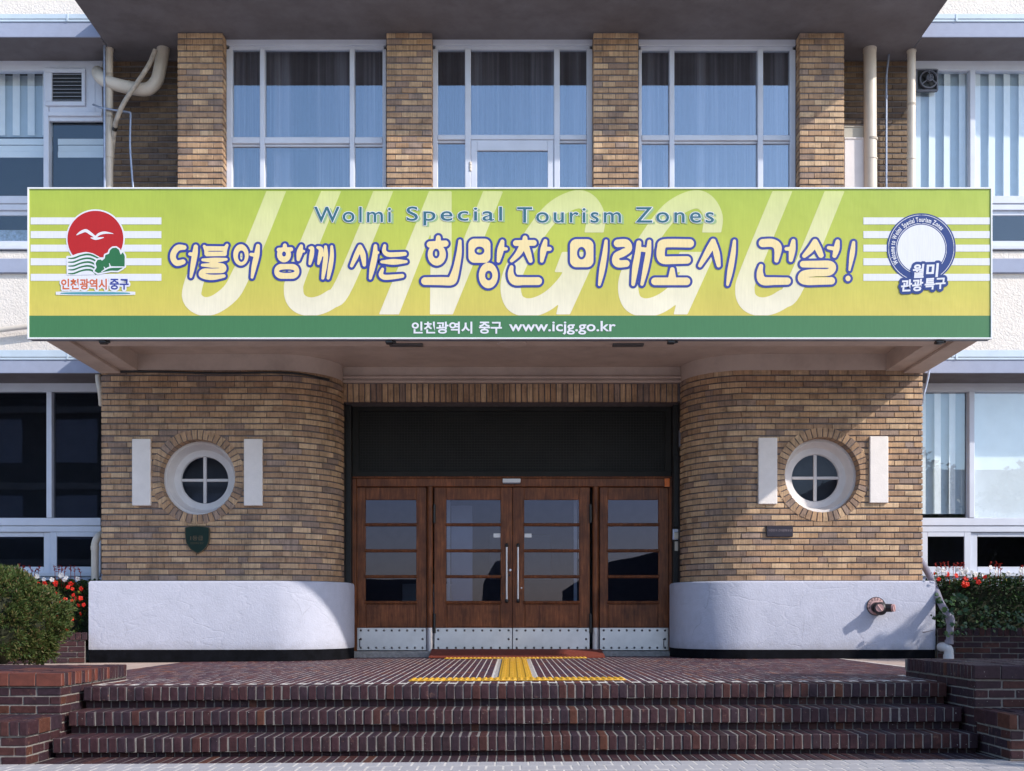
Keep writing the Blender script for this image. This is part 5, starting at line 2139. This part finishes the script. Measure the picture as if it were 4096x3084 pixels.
pipe('downpipe', 'short cream pipe between the left brick pier and the wing window head', 'pipe', [P(392, 1500), P(394, 1530), P(402, 1572), P(406, 1620, .1)], .034, M['pipe'], None, smooth=4)
D = 13.66
q = MB()
pts = catmull([Vector(P(3716, 1480)), Vector(P(3712, 1510)), Vector(P(3702, 1552)), Vector(P(3692, 1590)), Vector(P(3687, 1622, .05))], 14)
q.tube(pts, [.0165 if i % 2 else .0135 for i in range(len(pts))], 10)
tag(q.build('flexible_conduit', M['galv']), 'ribbed silver flexible conduit at the top right corner of the right brick pier', 'conduit')
# clamps on the upper pipes
for px, yy, py, r_ in ((437, 14.0, 470, .052), (437, 14.0, 300, .052), (3484, 14.0, 560, .084), (3645, 14.05, 420, .056)):
    x = PX(px, yy)
    q = MB()
    q.tube([(x, yy, mz(py, yy) - .014), (x, yy, mz(py, yy) + .014)], r_, 18)
    q.box(x - .012, x + .012, yy + r_ * .9, 14.288, mz(py, yy) - .01, mz(py, yy) + .01)
    tag(q.build('pipe_clamp', M['hose']), {(437, 470): 'dull clamp on the upper left cream downpipe, at the hose crossing', (437, 300): 'dull clamp high on the upper left cream downpipe', (3484, 560): 'dull clamp on the thick right downpipe beside the cabinet', (3645, 420): 'dull clamp on the slim right downpipe beside the window'}[(px, py)], 'clamp', 'clamps on the upper downpipes')
# grey drain beside the right plinth
t = thing('drain_pipe', 'grey plastic drain pipe with elbows beside the right plinth, partly in ivy', 'pipe', (mx(3790, 13.2), 13.2, .0))
pts = [Vector(p) for p in ((mx(3680, 13.9), 13.9, mz(2240, 13.9)), (mx(3722, 13.7), 13.7, mz(2310, 13.7)), (mx(3763, 13.4), 13.4, mz(2412, 13.4)), (mx(3790, 13.22), 13.22, mz(2456, 13.22)), (mx(3801, 13.2), 13.2, mz(2480, 13.2)), (mx(3801, 13.2), 13.2, mz(2500, 13.2)), (mx(3798, 13.2), 13.2, mz(2570, 13.2)))]
MB().tube(pts, .042, 18, 0, 5).build('pipe_run', M['pvc'], t)
D = 13.2
MB().tube([P(3795, 2462), P(3801, 2480), P(3801, 2495)], .052, 18, 0, 3).build('collar', M['pvc'], t)
MB().tube([P(3797, 2560), P(3796, 2576)], .051, 18).build('collar', M['pvc'], t)
b = MB()
b.tube([P(3764, 2588, .1), P(3778, 2588, .02), P(3792, 2596), P(3795, 2610), P(3794, 2640)], .055, 18, 0, 4)
b.tube([P(3794, 2618), P(3794, 2640)], .062, 18)
b.build('elbow', m_plain('pale_grey_plastic', (.50, .50, .52), .4, var=.1), t)

# ------------------------------------------------------------------ hydrant connection and plaques
YP = YW - .10
t = thing('hose_connection', 'twin outlet fire hose connection with pink caps on the right white plinth', 'hydrant', (mx(3500, YP), YP, mz(2425, YP)))
hx, hz = mx(3503, YP), mz(2425, YP)
b = MB()
b.lathe([(.112, YP + .002), (.112, YP - .012), (.104, YP - .016), (.0005, YP - .016)], hx, hz, 32)
b.build('wall_flange', M['cap'], t)
b = MB()
b.lathe([(.113, YP), (.113, YP - .018), (.106, YP - .018), (.106, YP - .010)], hx, hz, 32)
b.tube([(hx, YP, hz - .015), (hx, YP - .07, hz - .02)], .066, 18)
b.ball((hx + .03, YP - .085, hz - .030), .082, 18)
o1 = [(hx + .01, YP - .07, hz - .02), (hx - .012, YP - .175, hz - .022)]
o2 = [(hx + .03, YP - .07, hz - .02), (hx + .145, YP - .155, hz - .022)]
b.tube(o1, .054, 18)
b.tube(o2, .050, 18)
b.build('body', M['iron'], t)
for o_ in (o1, o2):
    a, e = Vector(o_[0]), Vector(o_[1])
    d = (e - a).normalized()
    c = MB()
    c.tube([e + d * .001, e + d * .028], .047 if o_ is o1 else .045, 20)
    ee = e + d * .028
    side_ = d.cross(Vector((0, 0, 1))).normalized()
    upv = side_.cross(d)
    c.tube([ee + (side_ * .7 + upv) .normalized() * .045 + d * .002, ee - (side_ * .7 + upv).normalized() * .045 + d * .002], .006, 8)
    c.build('cap', M['cap'], t)
arc_text('옥내소화전송수구', 205, 20, .072, .038, YP - .0168, M['iron'], 'lettering', t, hx, hz, .012)

t = thing('shield_plaque', 'dark green shield shaped plaque under the left round window', 'plaque', (mx(789, YW), YW, mz(2215, YW)))
sc1 = .96
SX = lambda p: mx(700 + (p / 2081 * 200), YW - .03)
SZ = lambda p: mz(2080 + (p / 1665 * 160), YW - .03)
outl = [(410, 340), (440, 300), (560, 262), (740, 245), (930, 242), (1120, 248), (1300, 275), (1400, 300), (1440, 345), (1440, 560), (1432, 800), (1400, 960), (1330, 1110), (1230, 1230), (1100, 1330), (935, 1405), (790, 1335), (660, 1235), (555, 1115), (470, 970), (430, 800), (412, 560)]
cxp, cyp = 930, 740
inn = [(cxp + (a - cxp) * .94, cyp + (c - cyp) * .94) for a, c in outl]
MB().prism([(SX(a), SZ(c)) for a, c in outl][::-1], YW - .030, YW + .01).build('rim', M['bronze'], t)
MB().prism([(SX(a), SZ(c)) for a, c in inn][::-1], YW - .034, YW - .0305).build('face', M['plategreen'], t)
b = MB()
text_box(b, '1등급', SX(650), SX(1170), SZ(850), SZ(665), YW - .0352, .02)
text_box(b, '인천광역시 중구', SX(650), SX(1190), SZ(1010), SZ(925), YW - .0352, .0)
b.build('lettering', M['bronze'], t)

t = thing('wall_plaque', 'small dark rectangular plaque with pale lettering under the right round window', 'plaque', (mx(3119, YW), YW, mz(2148, YW)))
QX = lambda p: mx(3050 + (p / 2212 * 140), YW - .03)
QZ = lambda p: mz(2080 + (p / 1422 * 90), YW - .03)
MB().box(QX(265), QX(1930), YW - .03, YW + .01, QZ(1065), QZ(350), .005).build('plate', M['plateblack'], t)
b = MB()
text_box(b, '대한민국 근대문화유산', QX(380), QX(1850), QZ(740), QZ(580), YW - .0312, .01)
b.build('lettering', M['platetext'], t)
b = MB()
for xx in (335, 1895):
    for zz in (385, 1015):
        b.lathe([(.004, YW - .030), (.003, YW - .033), (.0003, YW - .0335)], QX(xx), QZ(zz), 8)
b.build('screw', M['bronze'], t)

# ------------------------------------------------------------------ planters and plants


def planter(label, x0, y0, x1, y1, zt, zb):
    t = thing('planter_wall', label, 'planter', ((x0 + x1) / 2, (y0 + y1) / 2, zb), 'dark brick planter walls below the wing windows')
    p = Path([Path.line(x0, y0, x1, y1)])
    ang = p.p[0][3]
    nx, ny = math.sin(ang), -math.cos(ang)
    core = MB()
    c = []
    for d in (.012, .2):
        for q in ((x0, y0), (x1, y1)):
            c.append((q[0] - nx * d, q[1] - ny * d))
    core.add([(c[0][0], c[0][1], zb), (c[1][0], c[1][1], zb), (c[3][0], c[3][1], zb), (c[2][0], c[2][1], zb), (c[0][0], c[0][1], zt - .012), (c[1][0], c[1][1], zt - .012), (c[3][0], c[3][1], zt - .012), (c[2][0], c[2][1], zt - .012)],
             [(0, 1, 5, 4), (1, 2, 6, 5), (2, 3, 7, 6), (3, 0, 4, 7), (4, 5, 6, 7)])
    core.build('wall_core', M['joint'], t)
    k = .0335
    while k < p.len:
        x, y, a = p.at(k)
        put_brick(t, x + nx * .02, y + ny * .02, zt - .046, a, .058, .092, .2, M['klinker'], .005)
        k += .067
    rows = int((zt - .1 - zb) / .067 + 1)
    lay(t, p, zt - .1 - rows * .067, rows, .067, .2, .010, .057, .09, M['klinker'])
    soil = MB()
    soil.add([(x0, y0 + .15, zt - .05), (x1, y1 + .15, zt - .05), (x1, 14.25, zt - .05), (x0, 14.25, zt - .05)], [(0, 1, 2, 3)])
    soil.build('soil', M['soil'], t)


planter('dark brick planter wall left of the left plinth, behind the round juniper', -8.0, 12.45, -5.165, 13.40, .339, -.12)
planter('dark brick planter wall right of the right plinth, below the ivy hedge', 5.165, 13.45, 8.0, 12.55, .393, -.12)


def leaf_quad(c, d, n, L, W):
    """pointed leaf: base at c, along d, facing n"""
    w = d.cross(n)
    if w.length < 1e-4:
        w = Vector((1, 0, 0))
    w.normalize()
    return [c, c + d * L * .45 + w * W, c + d * L, c + d * L * .45 - w * W]


def rnd_dir():
    while True:
        v = Vector((random.uniform(-1, 1), random.uniform(-1, 1), random.uniform(-1, 1)))
        if .05 < v.length < 1:
            return v.normalized()


def juniper(name, label, c, rad, n, group=None):
    t = thing(name, label, 'bush', (c[0], c[1], 0), group)
    C = Vector(c)
    b = MB()
    nc = n // 16
    for i in range(nc):
        d = rnd_dir()
        if d.z < -.75:
            d.z *= -1
        q = Vector((d.x * rad[0], d.y * rad[1], d.z * rad[2]))
        rr = random.uniform(.84, .98) * (1 + noise.noise(q * 2.6 + Vector((7, 3, 1))) * .13)
        cp = C + q * rr
        cr = random.uniform(.055, .105)
        ax = (d + Vector((0, 0, .45)) + rnd_dir() * .5).normalized()
        for m_ in range(16):
            pd = (ax * .6 + rnd_dir()).normalized()
            p = cp + pd * cr * random.uniform(.25, 1.0)
            out = (pd * .7 + ax).normalized()
            L = random.uniform(.03, .065)
            for k in range(6):
                dd = (out + rnd_dir() * .7).normalized()
                b.add(leaf_quad(p + rnd_dir() * .012, dd, rnd_dir(), L * random.uniform(.6, 1.0), .0068), [(0, 1, 2, 3)])
    b.build('foliage', M['juniper'], t)
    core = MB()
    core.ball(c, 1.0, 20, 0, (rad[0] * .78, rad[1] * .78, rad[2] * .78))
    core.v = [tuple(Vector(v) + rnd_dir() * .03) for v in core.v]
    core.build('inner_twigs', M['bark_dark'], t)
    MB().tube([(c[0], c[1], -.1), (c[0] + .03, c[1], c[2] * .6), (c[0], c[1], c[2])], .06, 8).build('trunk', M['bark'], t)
    return t


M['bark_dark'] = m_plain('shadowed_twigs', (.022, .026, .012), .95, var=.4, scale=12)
juniper('juniper_bush', 'round clipped green juniper bush at the lower left corner', (-5.22, 11.05, .47), (.69, .70, .52), 10500)


def flower_mesh(mat, r):
    b = MB()
    for k in range(5):
        a = 2 * math.pi * k / 5
        c, s_ = math.cos(a), math.sin(a)
        w = r * .46
        b.add([(0, -.004, 0), (c * r * .55 - s_ * w, -.010, s_ * r * .55 + c * w), (c * r * 1.0 - s_ * w * .5, -.004, s_ * r + c * w * .5), (c * r * 1.0 + s_ * w * .5, -.002, s_ * r - c * w * .5), (c * r * .55 + s_ * w, -.006, s_ * r * .55 - c * w)], [(0, 1, 2, 3, 4)])
    return b.mesh('flower', mat)


FL = [flower_mesh(M['redpetal'], .028), flower_mesh(M['whitepetal'], .031)]


def flower_bed(name, label, x0, x1, y0, y1, z0, z1, nleaf, mat, leafL, front_fl, group, dens_top=True):
    t = thing(name, label, 'plants', ((x0 + x1) / 2, (y0 + y1) / 2, z0), group)
    b = MB()
    for i in range(nleaf):
        x = random.uniform(x0, x1)
        zz = random.random() ** .8
        z = z0 + (z1 - z0) * zz
        top = z1 + .05 * noise.noise(Vector((x * 3, 0, 4)))
        y = y0 + (y1 - y0) * random.random() ** 2 + .05 * noise.noise(Vector((x * 4, z * 4, 2)))
        if random.random() < .35:
            z = top + random.uniform(-.07, .03)
            y = random.uniform(y0, y1)
        p = Vector((x, y, z))
        d = (Vector((random.uniform(-1, 1), -.7, random.uniform(-.3, .8)))).normalized()
        nrm = (Vector((0, -1, .6)) + rnd_dir() * .8).normalized()
        L = leafL * random.uniform(.6, 1.25)
        b.add(leaf_quad(p, d, nrm, L, L * .33), [(0, 1, 2, 3)])
    b.build('foliage', mat, t)
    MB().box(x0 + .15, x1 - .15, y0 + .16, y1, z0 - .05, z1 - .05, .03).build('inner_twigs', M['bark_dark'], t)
    st_ = MB()
    for i in range(40):
        x = random.uniform(x0, x1)
        st_.tube([(x, y1 - .1, z0 - .05), (x + random.uniform(-.05, .05), y0 + .1, z1 - .1)], .004, 5)
    st_.build('stem', M['bark'], t)
    off = t['_o']
    for k, x, y, z in front_fl:
        o = bpy.data.objects.new('flower', FL[k])
        COL.objects.link(o)
        o.parent = t
        o.location = (x - off[0], y - off[1], z - off[2])
        o.rotation_euler = (random.uniform(-.7, .3), random.uniform(0, 6), random.uniform(-.5, .5))
        s = random.uniform(.8, 1.25)
        o.scale = (s, s, s)
    return t


random.seed(5)
DFL = 13.62
lf = []
for px, py in ((168, 2336), (190, 2332), (193, 2338), (233, 2332), (236, 2340), (295, 2336), (289, 2350), (304, 2357), (208, 2350), (212, 2363), (199, 2366), (239, 2373), (307, 2382), (318, 2394), (338, 2356), (335, 2394), (305, 2404), (253, 2398), (255, 2406), (272, 2400), (236, 2403), (296, 2449), (299, 2476), (256, 2464), (252, 2486), (268, 2494), (246, 2520), (262, 2517), (232, 2526), (338, 2455), (325, 2421), (346, 2420), (283, 2520), (188, 2352)):
    lf.append((0, px, py))
for px, py in ((258, 2302), (277, 2312), (274, 2321), (321, 2316), (161, 2307), (187, 2319), (123, 2303), (108, 2297), (223, 2320), (249, 2422), (281, 2415), (279, 2430), (273, 2440), (230, 2419)):
    lf.append((1, px, py))
lf = [(k, mx(px, DFL), DFL - .10 + random.uniform(-.03, .02), mz(py, DFL)) for k, px, py in lf]
flower_bed('flower_bed', 'red and white flowering bedding plants between the juniper and the left plinth', -6.9, -5.06, DFL, 14.2, .22, .955, 5200, M['annual'], .055, lf, 'flower beds under the wing windows')
rf = []
random.seed(9)
DR = 13.55
for px, py in ((3726, 2293), (3741, 2318), (3778, 2298), (3793, 2310), (3808, 2304), (3764, 2320), (3843, 2325), (3848, 2316), (3852, 2332), (3862, 2322), (3857, 2338), (3846, 2342), (3840, 2313), (3887, 2314), (3904, 2303), (3922, 2310), (3898, 2330), (3838, 2332), (3950, 2312), (4068, 2310), (4020, 2316)):
    if random.random() < .5:
        rf.append((0, px, py))
for px, py in ((3737, 2282), (3762, 2283), (3764, 2296), (3820, 2280), (3836, 2285), (3842, 2288), (3833, 2296), (3856, 2282), (3870, 2290), (3889, 2300), (3893, 2297), (3861, 2306), (3918, 2300), (3966, 2288), (4018, 2296), (4073, 2282), (4082, 2298), (3944, 2272), (3835, 2292)):
    rf.append((1, px, py))
rf = [(k, mx(px, DR), DR - .09 + random.uniform(-.04, .03), mz(py, DR)) for k, px, py in rf]
flower_bed('flower_hedge', 'dense dark green hedge topped with red and white flowers beside the right plinth', 5.20, 7.9, DR, 14.2, .34, .965, 7000, M['hedge'], .05, rf, 'flower beds under the wing windows')
# pale new leaves along the top of the right bed
b = MB()
for i in range(900):
    x = random.uniform(5.2, 7.9)
    p = Vector((x, random.uniform(DR - .02, DR + .5), .97 + .05 * noise.noise(Vector((x * 3, 0, 4))) + random.uniform(-.04, .08)))
    L = random.uniform(.03, .06)
    b.add(leaf_quad(p, (Vector((random.uniform(-1, 1), -.6, random.uniform(-.2, .8)))).normalized(), (Vector((0, -.8, .8)) + rnd_dir() * .7).normalized(), L, L * .36), [(0, 1, 2, 3)])
tp_ = thing('bedding_plants', 'light green leafy bedding plants on top of the dark right hedge', 'plants', (6.5, 13.2, .9))
b.build('foliage', M['annual'], tp_)


def salvia(px, D, py_top, py_bot, label, gr):
    x, z1, z0 = mx(px, D), mz(py_top, D), mz(py_bot, D)
    t = thing('salvia', label, 'flower', (x, D, z0), gr)
    lean = random.uniform(-.05, .05)
    b = MB()
    b.tube([(x, D, z0 - .15), (x + lean * .3, D, (z0 + z1) / 2), (x + lean, D, z1)], .0035, 5)
    b.build('stem', M['salvia'], t)
    b = MB()
    for i in range(16):
        f = .35 + .65 * i / 15
        p = Vector((x + lean * f * f, D, z0 + (z1 - z0) * f))
        d = (rnd_dir() + Vector((0, -.3, .1))).normalized()
        b.add(leaf_quad(p, d, rnd_dir(), random.uniform(.018, .034), .007), [(0, 1, 2, 3)])
    b.build('petals', M['salvia'], t)


ORD = ['first', 'second', 'third', 'fourth', 'fifth', 'sixth', 'seventh', 'eighth', 'ninth', 'tenth', 'eleventh', 'twelfth', 'thirteenth', 'last']
for k_, (px, top) in enumerate(((68, 2258), (78, 2272), (92, 2262), (130, 2262), (136, 2275), (152, 2268), (222, 2264), (234, 2262), (246, 2266), (256, 2268), (283, 2262), (300, 2266), (326, 2276))):
    salvia(px, DFL + random.uniform(0, .3), top, 2300, ORD[k_] + ' thin red salvia spike from the left in the left flower bed', 'red salvia spikes in the left bed')
for k_, (px, top) in enumerate(((3750, 2254), (3765, 2252), (3783, 2248), (3798, 2246), (3812, 2252), (3819, 2250), (3836, 2252), (3850, 2254), (3958, 2248), (3980, 2246), (3990, 2256), (4005, 2258), (4078, 2262), (4088, 2260))):
    salvia(px, DR + random.uniform(.05, .3), top, 2290, ORD[k_] + ' thin red salvia spike from the left above the right hedge', 'red salvia spikes in the right bed')

# ivy climbing on the drain and over the right planter
random.seed(21)
iv = thing('ivy', 'trailing green ivy around the grey drain pipe and over the right planter edge', 'ivy', (5.2, 12.6, .2))


def ivy_leaf(p, s, b):
    d = (Vector((random.uniform(-.8, .8), -.35, random.uniform(-1, .1)))).normalized()
    nrm = (Vector((.3, -1, .7)) + rnd_dir() * .5).normalized()
    w = d.cross(nrm).normalized()
    pts = [p, p + d * s * .12 + w * s * .42, p + d * s * .42 + w * s * .30, p + d * s * .55 + w * s * .48, p + d * s * .66 + w * s * .17, p + d * s, p + d * s * .66 - w * s * .17, p + d * s * .55 - w * s * .48, p + d * s * .42 - w * s * .30, p + d * s * .12 - w * s * .42]
    b.add(pts, [tuple(range(10))])


b = MB()
for px, py, s in ((3760, 2404, .07), (3793, 2411, .085), (3815, 2387, .08), (3829, 2395, .085), (3839, 2397, .08), (3861, 2400, .075), (3849, 2420, .06), (3847, 2451, .085), (3778, 2440, .07), (3797, 2445, .08), (3767, 2452, .06), (3770, 2468, .07), (3773, 2497, .08), (3761, 2490, .06), (3755, 2510, .05), (3806, 2501, .07), (3832, 2530, .07), (3828, 2540, .06), (3787, 2535, .055), (3806, 2537, .055), (3848, 2545, .04), (3792, 2545, .04), (3753, 2391, .06), (3745, 2405, .06), (3856, 2500, .06), (3850, 2520, .05), (3936, 2437, .06), (4035, 2512, .07), (4050, 2515, .075), (4060, 2518, .06), (4005, 2515, .06), (4072, 2468, .08), (4085, 2485, .085), (4030, 2460, .06), (3990, 2498, .06), (3737, 2470, .06), (3727, 2476, .05), (3741, 2472, .04)):
    D = 13.10 + random.uniform(-.03, .05) + max(0, (3735 - px) / 40)
    for k in range(3):
        ivy_leaf(Vector(P(px + random.uniform(-6, 6), py - 8 + random.uniform(-8, 8))), s * random.uniform(.7, 1.05), b)
for i in range(70):
    px = random.uniform(3740, 4150)
    D = 13.36 - max(0, px - 3760) / 4430 * 3.6
    ivy_leaf(Vector(P(px, random.uniform(2440, 2530))), random.uniform(.03, .05), b)
b.build('leaves', M['ivy'], iv)
D = 13.12
b = MB()
b.tube([P(3733, 2520, .1), P(3715, 2525, .35), P(3690, 2529, .37)], .003, 5, 0, 3)
b.tube([P(3810, 2440), P(3835, 2470), P(3822, 2510), P(3812, 2535)], .003, 5, 0, 4)
b.tube([P(3840, 2540), P(3852, 2548), P(3866, 2560)], .003, 5, 0, 3)
b.build('stem', M['bark'], iv)

# ------------------------------------------------------------------ unseen trees added right of the frame to shade the right-hand wall and hedge


def shade_tree(label, x, y, z0, z1, r, n):
    t = thing('added_shade_tree', label, 'tree', (x, y, -.5), 'unseen trees added to shade the right side')
    MB().tube([(x, y, -.55), (x + .05, y, z0 + .3), (x, y, (z0 + z1) / 2)], [.11, .09, .05], 10).build('trunk', M['bark'], t)
    b = MB()
    for i in range(n):
        d = rnd_dir() * random.uniform(.25, 1.0)
        p = Vector((x + d.x * r, y + d.y * r, (z0 + z1) / 2 + d.z * (z1 - z0) / 2))
        p += Vector((noise.noise(p * 2), noise.noise(p * 2 + Vector((9, 0, 0))), noise.noise(p * 2 + Vector((0, 9, 0))))) * .3
        L = random.uniform(.09, .17)
        b.add(leaf_quad(p, rnd_dir(), rnd_dir(), L, L * .36), [(0, 1, 2, 3)])
    b.build('crown', M['hedge'], t)


random.seed(31)
shade_tree('unseen evergreen tree added outside the frame to shade the right hedge', 8.0, 11.5, .3, 3.0, .95, 3600)
shade_tree('unseen evergreen tree added outside the frame to shade the right brick wall', 7.5, 6.5, 1.2, 4.2, 1.35, 5200)

# ------------------------------------------------------------------ across the street: what the glass mirrors
t = thing('opposite_building', 'plain dark office block across the street on the left', 'building', (-19, -16, -.5))
MB().box(-34, -9.5, -24, -15, -.5, 9.6).build('wall', M['building'], t)
MB().box(-34.4, -9.1, -24.4, -14.6, 9.601, 9.9).build('roof', M['roof'], t)
for fz in (.6, 3.6, 6.6):
    for k in range(8):
        x0 = -33 + k * 2.95
        MB().box(x0, x0 + 1.9, -15.02, -14.9, fz, fz + 1.7).build('window', M['sillwall'], t)
    MB().box(-34.2, -9.3, -15.2, -14.8, fz + 1.95, fz + 2.2).build('ledge', M['slabtop'], t)
t = thing('opposite_house', 'low dark building with a hipped roof across the street on the right', 'building', (20, -16, -.5))
MB().box(11, 34, -26, -17, -.5, 4.6).build('wall', M['building'], t)
r_ = MB()
r_.add([(10.2, -16.2, 4.6), (34.8, -16.2, 4.6), (34.8, -26.8, 4.6), (10.2, -26.8, 4.6), (15.5, -21.5, 7.2), (29.5, -21.5, 7.2)],
       [(0, 1, 5, 4), (1, 2, 5), (2, 3, 4, 5), (3, 0, 4), (3, 2, 1, 0)])
r_.build('roof', M['roof'], t)
t = thing('opposite_wall', 'low dark boundary wall across the street', 'wall', (-6.5, -20, -.5))
MB().box(-9.4, -4.0, -21, -20, -.5, 2.2).build('wall_body', M['building'], t)
t = thing('opposite_shed', 'dark shed with a sloping roof across the street', 'shed', (6.5, -20, -.5))
q = MB()
q.prism([(2.3, -.6), (10.6, -.6), (10.6, 4.4), (6.0, 3.3), (4.4, 3.0), (2.3, 1.7)], -21, -20)
q.build('shed_body', M['building'], t)
t = thing('opposite_kiosk', 'small dark kiosk across the street', 'kiosk', (-.9, -20, -.5))
q = MB()
q.prism([(-1.45, -.6), (-.3, -.6), (-.3, 3.1), (-.75, 3.0), (-1.3, 2.0)], -20.6, -20)
q.build('kiosk_body', M['building'], t)
